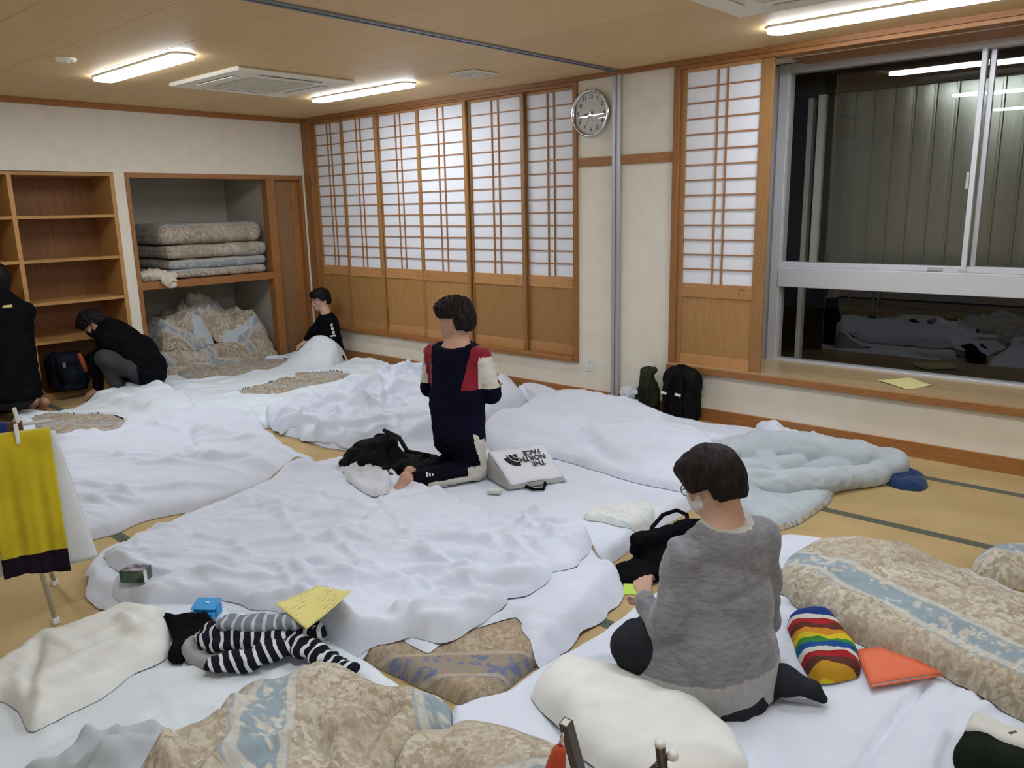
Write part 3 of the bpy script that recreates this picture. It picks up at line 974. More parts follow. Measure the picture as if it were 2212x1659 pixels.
    uv_layer(me, co, rot, useed, (0.0, .3), vseed)
    fmf = face_mat
    o = link_mesh(name, me, mats, None, cen)
    if fmf is not None: me.polygons.foreach_set('material_index', np.asarray(fmf(co[quads].mean(1)), np.int32))
    if parent is not None:
        o.parent = parent; o.location = Vector(cen) - parent.location
    tag(o, label, cat, group)
    if register:
        x0, x1 = int((lo[0] - HX0) / HC), int((hi[0] - HX0) / HC) + 2
        y0, y1 = int((lo[1] - HY0) / HC), int((hi[1] - HY0) / HC) + 2
        x0, y0 = max(x0, 0), max(y0, 0); x1, y1 = min(x1, HN), min(y1, HM)
        gx, gy = HGX[x0:x1, y0:y1], HGY[x0:x1, y0:y1]
        dd, _, _, ii = seg_dist(gx, gy, P)
        if hole is not None:
            _, _, _, hh_ = seg_dist(gx, gy, HP); ii &= ~hh_
        zz = zf(gx, gy, np.where(ii, dd, 0))
        HMAP[x0:x1, y0:y1] = np.where(ii, np.maximum(zz, HMAP[x0:x1, y0:y1]), HMAP[x0:x1, y0:y1])
    return o

# ---------------------------------------------------------------- signed distance modelling
class SDF:
    def __init__(s, lo, hi, vox):
        s.lo = np.array(lo, float); s.v = vox
        s.n = np.ceil((np.array(hi) - s.lo) / vox).astype(int) + 1
        s.D = np.full(tuple(s.n), 1.0, np.float32)
    def _win(s, lo, hi):
        a = np.clip(np.floor((np.array(lo) - s.lo) / s.v).astype(int), 0, s.n)
        b = np.clip(np.ceil((np.array(hi) - s.lo) / s.v).astype(int) + 1, 0, s.n)
        if np.any(b <= a): return None, None
        ax = [s.lo[i] + s.v * np.arange(a[i], b[i]) for i in range(3)]
        G = np.stack(np.meshgrid(*ax, indexing='ij'), -1)
        return tuple(slice(a[i], b[i]) for i in range(3)), G
    def _un(s, sl, d, k):
        D = s.D[sl]
        if k > 0:
            h = np.clip(0.5 + 0.5 * (D - d) / k, 0, 1)
            s.D[sl] = D * (1 - h) + d * h - k * h * (1 - h)
        else:
            s.D[sl] = np.minimum(D, d)
    def cone(s, a, b, ra, rb=None, k=0.015, flat=None):
        """tapered capsule; flat=(axis, factor) squeezes it along a direction"""
        a, b = np.array(a, float), np.array(b, float)
        rb = ra if rb is None else rb
        m = max(ra, rb) * (1.0 if flat is None else 1.6) + k + 3 * s.v
        sl, G = s._win(np.minimum(a, b) - m, np.maximum(a, b) + m)
        if sl is None: return s
        ab = b - a; L = ab @ ab + 1e-12
        t_ = np.clip(((G - a) @ ab) / L, 0, 1)
        off = G - a - t_[..., None] * ab
        if flat is not None:
            ax = np.array(flat[0], float); ax = ax / np.linalg.norm(ax)
            q = off @ ax
            off = off + (q * (flat[1] - 1))[..., None] * ax
        d = np.linalg.norm(off, axis=-1) - (ra + (rb - ra) * t_)
        s._un(sl, d, k); return s
    def ell(s, c, r, R=None, k=0.015, cut=None, carve=False):
        c = np.array(c, float); r = np.array(r, float)
        m = r.max() + k + 3 * s.v
        sl, G = s._win(c - m, c + m)
        if sl is None: return s
        q = G - c
        if R is not None: q = q @ np.array(R).T
        k0 = np.linalg.norm(q / r, axis=-1); k1 = np.linalg.norm(q / r ** 2, axis=-1) + 1e-9
        d = k0 * (k0 - 1) / k1
        if cut is not None:
            for p, n in cut:
                n = np.array(n, float); n /= np.linalg.norm(n)
                d = np.maximum(d, (G - np.array(p)) @ n)
        if carve: s.D[sl] = np.maximum(s.D[sl], -d)
        else: s._un(sl, d, k)
        return s
    def box(s, c, half, R=None, rad=0.02, k=0.0):
        c = np.array(c, float); half = np.array(half, float)
        m = np.linalg.norm(half) + k + 3 * s.v
        sl, G = s._win(c - m, c + m)
        if sl is None: return s
        q = G - c
        if R is not None: q = q @ np.array(R).T
        q = np.abs(q) - (half - rad)
        d = np.linalg.norm(np.maximum(q, 0), axis=-1) + np.minimum(q.max(-1), 0) - rad
        s._un(sl, d, k); return s
    def plane(s, p, n):
        """cut away everything on the side n points to"""
        n = np.array(n, float); n = n / np.linalg.norm(n)
        sl, G = s._win(s.lo - 1, s.lo + s.n * s.v + 1)
        s.D = np.maximum(s.D, ((G - np.array(p)) @ n).astype(np.float32)); return s
    def sub(s, other):
        s.D = np.maximum(s.D, -other.D); return s
    def grid(s):
        return s._win(s.lo - 1, s.lo + s.n * s.v + 1)[1]
    def near(s, band=0.03):
        return np.abs(s.D) < band
    def rough(s, amp, freq, seed=0.0, stretch=(1, 1, 1), ridge=False, R=None):
        G = s.grid(); m = s.near(amp * 2.5 + 2 * s.v)
        p = G[m]
        if R is not None: p = p @ np.array(R).T
        n = vnoise3(p * freq * np.array(stretch), seed) + .5 * vnoise3(p * freq * 2.1 * np.array(stretch), seed + 5)
        if ridge: n = (1 - np.abs(n)) ** 2 * 1.6 - .6
        s.D[m] += (amp * n).astype(np.float32); return s
    def mesh(s, name, smooth_it=2):
        D = s.D; ins = D < 0
        c = [ins[i:D.shape[0] - 1 + i, j:D.shape[1] - 1 + j, k:D.shape[2] - 1 + k] for i in (0, 1) for j in (0, 1) for k in (0, 1)]
        tot = sum(q.astype(np.int8) for q in c)
        act = (tot > 0) & (tot < 8)
        I = np.argwhere(act)
        pos = np.zeros((len(I), 3)); cnt = np.zeros(len(I))
        cor = [(i, j, k) for i in (0, 1) for j in (0, 1) for k in (0, 1)]
        val = {q: D[I[:, 0] + q[0], I[:, 1] + q[1], I[:, 2] + q[2]] for q in cor}
        for q in cor:
            for ax in range(3):
                if q[ax]: continue
                p = list(q); p[ax] = 1; p = tuple(p)
                a, b = val[q], val[p]
                x = (a < 0) != (b < 0)
                t_ = np.where(x, a / np.where(x, a - b, 1), 0)
                for d in range(3):
                    pos[:, d] += np.where(x, q[d] + (t_ if d == ax else 0), 0)
                cnt += x
        pos = pos / cnt[:, None] + I
        vid = -np.ones(act.shape, np.int64); vid[act] = np.arange(len(I))
        quads = []
        for ax in range(3):
            u, w = (ax + 1) % 3, (ax + 2) % 3
            sl0 = [slice(None)] * 3; sl1 = [slice(None)] * 3
            sl0[ax] = slice(0, -1); sl1[ax] = slice(1, None)
            a, b = ins[tuple(sl0)], ins[tuple(sl1)]
            E_ = np.argwhere(a != b)
            ok = (E_[:, u] > 0) & (E_[:, w] > 0) & (E_[:, u] < D.shape[u] - 1) & (E_[:, w] < D.shape[w] - 1)
            E_ = E_[ok]
            fl = a[E_[:, 0], E_[:, 1], E_[:, 2]]
            def v(du, dw):
                q = E_.copy(); q[:, u] -= du; q[:, w] -= dw
                return vid[q[:, 0], q[:, 1], q[:, 2]]
            Q = np.stack([v(1, 1), v(0, 1), v(0, 0), v(1, 0)], 1)
            quads.append(np.where(fl[:, None], Q, Q[:, ::-1]))
        quads = np.concatenate(quads)
        co = s.lo + pos * s.v
        for _ in range(smooth_it):     # gentle relaxation of the staircase
            acc = np.zeros_like(co); n = np.zeros(len(co))
            for i in range(4):
                np.add.at(acc, quads[:, i], co[quads[:, (i + 1) % 4]]); np.add.at(n, quads[:, i], 1)
            co = co * .5 + (acc / np.maximum(n, 1)[:, None]) * .5
        return co, quads

def sdf_obj(name, S, mats, parent=None, org=None, face_mat=None, rot=0.0, smooth_it=2, useed=0.0, **tg):
    co, q = S.mesh(name, smooth_it)
    org = co.mean(0) * [1, 1, 0] + [0, 0, co[:, 2].min()] if org is None else np.array(org)
    me = raw_mesh(name, co - org, q)
    uv_layer(me, co, rot, useed)
    o = link_mesh(name, me, mats)
    if parent is not None:
        o.parent = parent; o.location = Vector(org) - parent.location
    else:
        o.location = org
    if face_mat is not None:
        fc = co[q].mean(1)
        me.polygons.foreach_set('material_index', np.asarray(face_mat(fc), np.int32))
    return tag(o, **tg)

# ================================================================== BEDDING
# --- far side, along the closet
DEG = math.pi / 180
far1 = drape('quilt', [(316, 812), (330, 800), (398, 789), (505, 773), (598, 753), (656, 742), (705, 749), (731, 765), (752, 779), (700, 802), (640, 815), (560, 832), (480, 845), (400, 856), (330, 856)],
      M['sheet_b'], 0.04, 0.055, .07, .016, bumps=[((674, 786), .24, .20, .17), ((714, 783), .22, .18, .16)], hole=[(384, 806), (408, 795), (470, 788), (560, 778), (618, 778), (618, 790), (560, 803), (480, 816), (420, 822), (392, 816)],
      wr=[(0.0072, .16, 1.2, 3), (0.0048, .07, .6, 3)], lump=(.02, .35), creases=[(40, 1.3, 0.4, 0.4, 0.014)], seed=2, ragged=.01,
      label='white quilt cover with a floral window, nearest the open closet', cat='quilt')
drape('quilt_window', [(378, 807), (408, 792), (470, 785), (560, 775), (622, 776), (622, 792), (560, 806), (480, 819), (420, 825), (388, 819)], M['flo_in'], 0.04, .045, .05, .016,
      wr=[(.018, .1, 1.2, 2)], lump=(.015, .2), seed=3, parent=far1, base=0.0, register=False, rot=1.2, label='floral quilt showing through the opening of the cover')
far2 = drape('quilt', [(756, 785), (800, 777), (833, 773), (850, 787), (868, 802), (905, 792), (935, 802), (945, 850), (900, 880), (800, 890), (700, 887), (640, 903), (560, 917), (520, 907), (420, 907), (330, 902), (250, 882), (205, 868), (290, 848), (400, 854), (520, 838), (640, 815)],
      M['sheet_b'], 0.04, .065, .08, .016, hole=[(514, 850), (540, 838), (600, 826), (640, 812), (700, 805), (752, 808), (748, 822), (690, 836), (640, 848), (580, 856), (530, 857)],
      wr=[(0.0108, .15, .9, 4), (0.0072, .07, .4, 3)], lump=(.03, .4), creases=[(60, 0.9, 0.4, 0.5, 0.018), (20, 0.2, 0.6, 0.3, 0.014)], seed=5, ragged=.012,
      folds=[([(760, 860), (840, 830), (905, 805)], .03, .035), ([(800, 872), (880, 840), (930, 815)], .03, .03), ([(560, 880), (650, 872), (740, 880)], .04, .03)],
      label='white quilt cover with a torn-open floral window, second from the closet', cat='quilt')
drape('quilt_window', [(508, 851), (540, 835), (600, 823), (640, 809), (700, 802), (756, 806), (752, 824), (690, 839), (640, 851), (580, 859), (528, 860)], M['flo_in'], 0.04, .05, .05, .016,
      wr=[(.03, .12, .9, 2)], lump=(.02, .2), seed=6, parent=far2, base=0.0, register=False, rot=1.0, label='floral quilt showing through the opening of the cover')
far3 = drape('quilt', [(30, 907), (38, 892), (123, 890), (150, 887), (200, 862), (245, 846), (330, 850), (400, 868), (425, 900), (385, 925), (300, 940), (240, 955), (125, 970), (80, 965), (40, 935)],
      M['sheet_b'], 0.04, .06, .07, .016, hole=[(68, 903), (110, 896), (170, 897), (240, 899), (268, 908), (262, 925), (236, 940), (180, 950), (110, 955), (85, 940)],
      wr=[(0.0096, .14, .3, 3), (0.0060, .06, .9, 3)], lump=(.02, .3), creases=[(30, 0.4, 0.5, 0.35, 0.016)], seed=8, ragged=.012,
      label='white quilt cover with a wide floral window, beside the yellow towel rack', cat='quilt')
drape('quilt_window', [(62, 903), (110, 893), (170, 894), (240, 896), (274, 907), (268, 928), (238, 943), (180, 953), (108, 958), (80, 942)], M['flo_in'], 0.04, .05, .05, .016,
      wr=[(.015, .1, .3, 2)], seed=9, parent=far3, base=0.0, register=False, rot=.7, label='floral quilt showing through the opening of the cover')
drape('quilt', [(112, 972), (240, 955), (300, 938), (405, 910), (450, 906), (540, 910), (575, 930), (610, 958), (640, 980), (680, 998), (668, 1014), (676, 1029), (656, 1036), (566, 1058), (456, 1090), (320, 1117), (250, 1145), (178, 1164), (110, 1172), (90, 1080)],
      M['sheet'], 0.02, .10, .22, .014, wr=[(0.0042, .12, .55, 6), (0.0024, .05, .6, 4)], lump=(.02, .5), creases=[(30, 0.6, 0.12, 0.9, 0.016), (12, 1.1, 0.5, 0.4, 0.012)], seed=12, ragged=.01,
      folds=[([(410, 962), (425, 985), (460, 992), (520, 992), (600, 1004), (660, 1014)], .03, .035), ([(230, 1058), (330, 1050), (420, 1040), (550, 1026), (650, 1022)], .025, .028),
             ([(160, 1078), (330, 1066), (470, 1050), (600, 1036)], .022, .024), ([(170, 1096), (260, 1100), (330, 1112)], .022, .022), ([(430, 920), (480, 935), (560, 955), (640, 995)], .05, .04),
             ([(408, 925), (415, 955), (440, 978)], .03, -.03), ([(300, 1000), (380, 985), (440, 975)], .02, .015)],
      label='large white quilt with long folds, its pointed corner on the tatami, behind the towel rack', cat='quilt')
# futon with a heap of crumpled sheets, left of the kneeling boy
drape('futon', [(576, 917), (600, 904), (650, 890), (720, 872), (800, 852), (900, 832), (960, 840), (965, 935), (950, 968), (900, 978), (820, 974), (745, 974), (700, 967), (650, 950), (600, 936)],
      M['sheet'], 0.0, .06, .05, .016, wr=[(.006, .1, .5, 3)], seed=14, label='white futon mattress under the crumpled sheets, behind the black backpack', cat='futon')
drape('sheet', [(588, 915), (620, 902), (660, 885), (740, 868), (800, 848), (900, 826), (955, 835), (960, 925), (930, 955), (860, 962), (800, 950), (760, 958), (690, 945), (650, 938), (640, 925), (600, 925)],
      M['sheet'], 0.06, .05, .06, .014, wr=[(0.0400, .20, .5, 1.6), (0.0176, .09, 1.4, 2)], lump=(.05, .28), creases=[(60, 0.6, 0.7, 0.35, 0.03)], seed=15, ragged=.02,
      bumps=[((650, 900), .13, .10, .08), ((720, 905), .16, .12, .09), ((800, 905), .2, .12, .07), ((880, 880), .2, .2, .06)],
      folds=[([(630, 930), (660, 905), (720, 890), (790, 895)], .035, .05), ([(670, 940), (700, 915), (730, 900)], .03, .05), ([(800, 880), (870, 860), (930, 840)], .03, .04), ([(690, 925), (760, 925), (840, 915), (920, 900)], .03, .05)],
      label='crumpled white sheets heaped on the futon left of the kneeling boy', cat='sheet')
# pillows against the wall
def pillow(px, z, thick, er, mt, seed, label, wr=((.012, .10, .6, 2),), group=None, lump=(.01, .15), **kw):
    return drape('pillow', px, mt, z, thick, er, .013, wr=wr, lump=lump, seed=seed, ragged=.006, label=label, cat='pillow', group=group, **kw)
# the flat fitted mattress in the middle
drape('futon', [(1296, 1230), (1345, 1200), (1400, 1165), (1480, 1110), (1560, 1060), (1520, 1000), (1300, 950), (1060, 930), (940, 958), (770, 1006), (720, 1012), (850, 1075), (950, 1105), (1100, 1150), (1200, 1195)],
      M['sheet'], 0.0, .075, .05, .016, wr=[(0.0036, .2, .2, 4)], lump=(.006, .5), creases=[(10, 0.2, 0.8, 0.5, 0.004)], seed=17,
      label='flat white futon mattress in the middle, under the kneeling boy and the tote bag', cat='futon')
pillow([(1038, 905), (1045, 850), (1092, 830), (1128, 858), (1142, 876), (1090, 898), (1060, 908)], .03, .17, .16, M['sheet'], 21, 'plump white pillow at the right elbow of the kneeling boy')
pillow([(1120, 868), (1125, 842), (1165, 836), (1200, 850), (1208, 862), (1160, 884), (1130, 882)], .0, .09, .1, M['sheet'], 22, 'small white pillow by the skirting, beside the mound of bedding')
# mound
drape('quilt', [(1060, 988), (1048, 935), (1110, 895), (1190, 868), (1262, 864), (1400, 894), (1530, 920), (1640, 932), (1690, 945), (1710, 1000), (1610, 1075), (1530, 1088), (1458, 1081), (1355, 1057), (1214, 1012), (1130, 1000)],
      M['sheet'], 0.03, .07, .12, .014, wr=[(0.0048, .16, .3, 4), (0.0024, .06, 1.2, 3)], lump=(.03, .5), creases=[(22, 0.3, 0.35, 0.8, 0.014), (14, 1.4, 0.4, 0.4, 0.01)], seed=24,
      bumps=[((1272, 905), .55, .24, .15, -.15), ((1150, 935), .30, .20, .05), ((1420, 985), .40, .22, .05), ((1350, 940), .5, .3, .05)],
      folds=[([(1080, 912), (1130, 940), (1190, 950), (1260, 940)], .05, -.035), ([(1090, 925), (1140, 955), (1210, 963), (1290, 957)], .04, .035), ([(1240, 950), (1290, 985), (1340, 1020), (1420, 1045)], .05, -.03),
             ([(1290, 960), (1330, 990), (1390, 1018)], .04, .03), ([(1320, 880), (1390, 905), (1450, 930)], .04, .02)],
      label='large white quilt humped into a mound against the wall below the socket', cat='quilt')
drape('sheet', [(1630, 945), (1685, 932), (1745, 938), (1792, 952), (1802, 962), (1780, 975), (1700, 975)], M['sheet'], .0, .05, .06, .014, wr=[(0.0160, .1, .4, 2)], creases=[(14, 0.4, 0.6, 0.2, 0.018)], seed=26,
      label='bunched white sheet by the skirting, behind the grey-blue quilt', cat='sheet')
# grey-blue quilt
gq = drape('quilt', [(1560, 1080), (1600, 1056), (1700, 1050), (1797, 1052), (1782, 1084), (1722, 1125), (1682, 1138), (1640, 1132), (1588, 1104)], M['greyquilt'], 0.01, .04, .05, .013,
      wr=[(0.0096, .08, -.3, 3)], creases=[(20, -0.2, 0.3, 0.3, 0.008)], seed=28, label='grey-blue quilt lining spread flat on the tatami, behind the person in grey', cat='quilt')
drape('quilt_edging', [(1588, 1106), (1640, 1134), (1682, 1140), (1722, 1127), (1782, 1086), (1800, 1052), (1806, 1056), (1790, 1088), (1728, 1131), (1684, 1145), (1638, 1139), (1584, 1109)], M['flo_in'], .005, .03, .02, .008, parent=gq, base=0.0, register=False, seed=29, ragged=.001, bridge=0)
GA = [at(1548, 985, .085), at(1640, 970, .10), at(1740, 978, .10), at(1850, 992, .085), at(1925, 1004, .065)]
GB = [at(1585, 1040, .055), at(1690, 1046, .062), at(1790, 1040, .055), at(1895, 1024, .05)]
_l = np.array(GA + GB)
S = SDF(_l.min(0) - .17, _l.max(0) + .17, .009)
for q, w_, ra in zip(GA, GA[1:], (.105, .125, .125, .105)):
    S.cone(q, w_, ra, ra * .95, k=.03, flat=(np.array([0, 0, 1.0]), 1.05))
for q, w_, ra in zip(GB, GB[1:], (.080, .088, .078)):
    S.cone(q, w_, ra, ra * .9, k=.006)
S.cone(GA[-1], GB[-1], .080, .060, k=.012)
for q, w_ in zip(GA, GB): S.cone((q + w_) / 2 - [0, 0, .035], (q + w_) / 2 - [0, 0, .035] + (GA[1] - GA[0]) * .6, .075, k=.004)
S.cone(GA[0] - [0, 0, .02], GB[0], .10, .075, k=.02).cone(GA[1] - [0, 0, .04], GB[1] - [0, 0, .01], .08, .07, k=.006)
S.rough(.009, 6, 30, (1, 1, 1), True); S.rough(.005, 15, 31, (.5, 1.4, 1), True)
S.plane((0, 0, .004), (0, 0, -1))
sdf_obj('quilt', S, M['greyquilt'], label='thick grey-blue quilt bundled in two rolls near the window wall', cat='quilt')
drape('cap', [(1906, 1030), (1925, 1022), (1955, 1020), (1988, 1028), (2006, 1050), (1988, 1062), (1945, 1058), (1918, 1048)], fabric('navy_cotton', (0.012, 0.035, 0.10), .15), 0.0, .045, .06, .01,
      wr=[(.02, .07, .4, 2)], seed=33, label='navy blue cloth bag lying at the end of the grey-blue quilt', cat='bag')

# --- middle: patterned mattress, its sheet and the large wrinkled quilt
MB = [(190, 1252), (200, 1288), (273, 1316), (430, 1348), (600, 1386), (785, 1432), (900, 1485), (1000, 1529), (1022, 1533), (1080, 1505), (1163, 1436), (1206, 1400), (1300, 1320), (1342, 1268), (1332, 1245), (1296, 1228), (1200, 1182), (900, 1082), (720, 1014), (560, 1068), (380, 1143), (226, 1212)]
drape('futon', MB, M['flo_mat'], 0.0, .06, .045, .014, wr=[(.005, .1, .5, 3)], lump=(.006, .3), seed=35, rot=.72, useed=.4, ragged=.004,
      label='brown floral futon mattress, its bare corner on the tatami in front', cat='futon')
drape('sheet', [(184, 1248), (192, 1292), (273, 1322), (430, 1352), (600, 1392), (735, 1424), (790, 1418), (858, 1396), (922, 1432), (962, 1400), (1030, 1374), (1108, 1354), (1126, 1367), (1166, 1434), (1210, 1404), (1304, 1324), (1350, 1270), (1340, 1242), (1296, 1224), (1200, 1176), (900, 1076), (720, 1008), (560, 1062), (380, 1137), (218, 1208)],
      M['sheet'], 0.03, .012, .02, .014, wr=[(0.0096, .13, .6, 4), (0.0064, .06, 1.1, 3)], creases=[(40, 0.8, 0.6, 0.4, 0.011)], seed=36, ragged=.012, bridge=2, tension=.35,
      bumps=[((1250, 1290), .22, .18, .035)],
      label='white sheet half pulled off the brown floral mattress', cat='sheet')
drape('quilt', [(220, 1210), (240, 1232), (262, 1250), (240, 1275), (300, 1300), (420, 1302), (520, 1310), (600, 1335), (690, 1362), (715, 1386), (780, 1400), (836, 1388), (870, 1380), (935, 1392), (1000, 1372), (1060, 1337), (1098, 1318), (1096, 1300), (1130, 1294), (1182, 1280), (1192, 1256), (1240, 1244), (1268, 1212), (1274, 1182), (1250, 1154), (1180, 1140), (1050, 1116), (950, 1082), (850, 1046), (742, 1008), (680, 1034), (573, 1066), (419, 1126), (292, 1178)],
      M['sheet'], 0.07, .032, .05, .0105, wr=[(0.0109, .22, .45, 4.5), (0.0076, .12, .10, 6), (0.0050, .07, .75, 6)], lump=(.014, .4), creases=[(75, 0.62, 0.22, 0.65, 0.015), (40, 0.05, 0.3, 0.5, 0.012), (25, 1.3, 0.4, 0.25, 0.01)], seed=38, ragged=.014, tension=.4,
      bumps=[((760, 1375), .16, .09, .05, .4), ((960, 1370), .2, .08, .035, .2), ((700, 1362), .08, .08, .05)],
      folds=[([(430, 1160), (500, 1180), (545, 1204)], .022, .02), ([(510, 1182), (620, 1172), (740, 1166)], .02, .02), ([(640, 1088), (700, 1080), (760, 1066)], .02, .016), ([(560, 1212), (660, 1222), (740, 1244)], .022, .02),
             ([(760, 1190), (880, 1196), (970, 1236)], .022, .024), ([(830, 1200), (920, 1210), (1010, 1250)], .02, .02), ([(1040, 1160), (1110, 1190), (1160, 1230)], .018, .02), ([(1090, 1160), (1150, 1190), (1190, 1225)], .018, .02),
             ([(880, 1250), (980, 1245), (1100, 1256), (1180, 1250)], .02, .025), ([(860, 1340), (900, 1315), (960, 1300)], .02, .03), ([(720, 1320), (800, 1300), (880, 1290)], .03, .03), ([(900, 1345), (980, 1330), (1060, 1310)], .02, .035), ([(1010, 1150), (1080, 1200), (1130, 1250)], .018, .018)],
      label='large wrinkled white quilt across the middle of the floor', cat='quilt')

# --- front left
drape('futon', [(-150, 1500), (0, 1455), (90, 1405), (180, 1385), (330, 1322), (420, 1327), (560, 1352), (690, 1392), (780, 1437), (850, 1490), (872, 1505), (900, 1560), (980, 1690), (600, 1950), (-150, 1900)],
      M['sheet_b'], 0.0, .06, .05, .014, wr=[(0.0060, .18, .2, 3), (0.0024, .07, 1.0, 3)], lump=(.012, .4), creases=[(30, 0.6, 0.7, 0.45, 0.009)], seed=40,
      folds=[([(620, 1500), (640, 1465), (660, 1440)], .02, .012), ([(560, 1505), (590, 1455)], .02, .01), ([(100, 1640), (200, 1590), (300, 1560)], .03, .02)],
      base=0.0, bridge=0, label='white sheeted futon in the front left corner', cat='futon')
drape('pillow', [(-60, 1505), (0, 1462), (60, 1420), (95, 1402), (160, 1380), (255, 1330), (300, 1326), (345, 1336), (368, 1344), (352, 1364), (378, 1372), (366, 1400), (360, 1430), (280, 1475), (205, 1525), (140, 1560), (72, 1590), (45, 1555), (0, 1530), (-60, 1545)],
      M['cream'], .05, .06, .06, .010, wr=[(0.0072, .14, 1.0, 2), (0.0048, .06, .3, 2)], lump=(.015, .2), creases=[(14, 1.0, 0.5, 0.25, 0.009)], seed=42, ragged=.006,
      folds=[([(85, 1400), (70, 1460), (48, 1540)], .02, -.03), ([(110, 1525), (160, 1515), (230, 1490), (300, 1460)], .02, -.018), ([(270, 1345), (300, 1375), (360, 1370)], .03, .025)],
      label='long cream white pillow on the front left futon, beside the striped clothes', cat='pillow')
drape('quilt', [(30, 1720), (150, 1662), (180, 1610), (230, 1608), (270, 1595), (330, 1585), (350, 1580), (390, 1605), (470, 1605), (560, 1625), (520, 1720), (250, 1850)], M['greyquilt'], .06, .05, .06, .012,
      wr=[(0.0210, .12, .9, 2)], lump=(.02, .2), creases=[(24, 0.9, 0.7, 0.25, 0.022)], seed=44, label='crumpled grey-blue quilt lining at the bottom left edge', cat='quilt')
drape('quilt', [(470, 1640), (464, 1595), (500, 1545), (560, 1512), (600, 1510), (680, 1478), (760, 1482), (830, 1515), (870, 1515), (910, 1498), (960, 1500), (985, 1530), (985, 1570), (950, 1600), (900, 1640), (860, 1700), (600, 1900), (330, 1900), (300, 1760), (380, 1690)],
      M['flo'], .06, .105, .13, .010, wr=[(0.0160, .2, .9, 2), (0.0064, .08, .3, 2)], lump=(.022, .3), creases=[(14, 0.9, 0.7, 0.4, 0.016)], seed=46, rot=-.7, useed=.2,
      bumps=[((730, 1560), .16, .12, .02), ((560, 1580), .14, .12, .015)],
      folds=[([(840, 1520), (800, 1580), (760, 1660)], .03, -.05), ([(960, 1590), (890, 1620), (840, 1680)], .02, -.05), ([(680, 1560), (700, 1620), (690, 1700)], .025, -.035)],
      label='beige floral quilt with blue bands heaped on the front left futon', cat='quilt')
# --- front right
drape('futon', [(985, 1560), (1080, 1520), (1190, 1450), (1300, 1384), (1420, 1292), (1560, 1205), (1690, 1176), (1760, 1182), (1850, 1205), (2000, 1240), (2300, 1350), (2520, 1600), (2450, 1800), (2000, 2000), (1300, 2000), (1000, 1760)],
      M['sheet'], 0.0, .06, .05, .014, wr=[(0.0048, .2, .9, 4), (0.0018, .06, .4, 3)], lump=(.01, .5), creases=[(16, 1.0, 0.4, 0.7, 0.01)], seed=50,
      folds=[([(2000, 1478), (1930, 1560), (1850, 1662), (1800, 1730)], .012, -.028), ([(1150, 1490), (1200, 1560), (1235, 1610)], .012, -.02), ([(2075, 1500), (2040, 1580), (2000, 1659)], .02, .02), ([(2100, 1510), (2085, 1580), (2060, 1659)], .016, .02),
             ([(2130, 1530), (2110, 1560), (2100, 1600)], .016, .02), ([(1640, 1590), (1630, 1640), (1600, 1700)], .02, .012), ([(1720, 1560), (1700, 1640)], .02, .01)],
      label='white sheeted futon in the front right, under the person in grey', cat='futon')
drape('quilt', [(855, 1700), (905, 1630), (980, 1592), (1050, 1588), (1120, 1600), (1200, 1632), (1270, 1690), (1240, 1850), (900, 1900)], M['flo'], .06, .10, .15, .010,
      wr=[(.014, .2, .4, 2)], lump=(.014, .3), seed=52, rot=.9, useed=1.3, label='rounded beige floral quilt at the bottom edge behind the orange umbrella', cat='quilt')
pillow([(1148, 1502), (1190, 1450), (1225, 1432), (1330, 1455), (1400, 1472), (1490, 1520), (1565, 1575), (1605, 1630), (1610, 1700), (1420, 1740), (1260, 1640), (1205, 1560)], .07, .095, .13, M['cream'], 54,
       'big cream white pillow in front of the person in grey', wr=((.012, .14, .9, 2), (.006, .06, .4, 2)))
drape('quilt', [(1680, 1280), (1690, 1238), (1740, 1205), (1830, 1200), (1950, 1228), (2100, 1282), (2300, 1365), (2470, 1500), (2380, 1650), (2212, 1566), (2110, 1514), (2040, 1467), (1900, 1417), (1780, 1354)],
      M['flo'], .06, .125, .15, .010, wr=[(0.0144, .25, -.4, 3), (0.0064, .1, -.1, 2)], lump=(.025, .4), creases=[(16, -0.4, 0.7, 0.4, 0.01)], seed=56, rot=-.36, useed=.9, vseed=-.17,
      folds=[([(1720, 1240), (1850, 1265), (2000, 1330), (2200, 1430)], .06, -.02)],
      label='long beige floral quilt with a blue flowered band, right of the rainbow bag', cat='quilt')
drape('quilt', [(2098, 1228), (2130, 1212), (2200, 1205), (2320, 1215), (2350, 1300), (2260, 1310), (2212, 1278), (2160, 1270), (2112, 1252)], M['flo'], .0, .10, .1, .013,
      wr=[(.02, .14, .3, 2)], lump=(.02, .2), seed=58, rot=.5, useed=2.2, label='end of another beige floral quilt at the right edge of the picture', cat='quilt')

# --- closet: folded futons on the shelf, heap below
CLB = 0.03
def roll_stack():
    z = 0.942
    hs = [(0.085, .00, .0), (0.10, -.01, .02), (0.13, .02, .0), (0.205, -.03, -.03)]
    lab = ['lowest and thinnest folded floral futon of the stack on the closet shelf', 'second folded floral futon from below on the closet shelf',
           'third folded floral futon from below on the closet shelf', 'thick folded floral futon on top of the stack on the closet shelf']
    for k, (h, dx, dy) in enumerate(hs):
        S = SDF((-.86, -1.64, z - .02), (.03, -.47, z + h + .03), .011)
        c = (-.44 + dx, -1.045 + dy / 2, z + h / 2)
        S.box(c, (.40, .545 - .01 * (3 - k), h / 2), None, h * .46)
        G = S.grid()
        # fold grooves on the end facing the room, slight slump
        g = np.abs(((G[..., 2] - z) / h * (2 if h < .15 else 3)) % 1.0 - .5) * 2
        end = np.clip((-1.40 - G[..., 1]) / .1, 0, 1)
        S.D += (end * (g > .86) * .012).astype(np.float32)
        S.rough(.007, 9, 3 + k)
        sdf_obj('folded_futon', S, M['flo_in'], rot=math.pi / 2, useed=k * .37, label=lab[k], cat='futon', group='folded futons on the closet shelf')
        z += h + .001
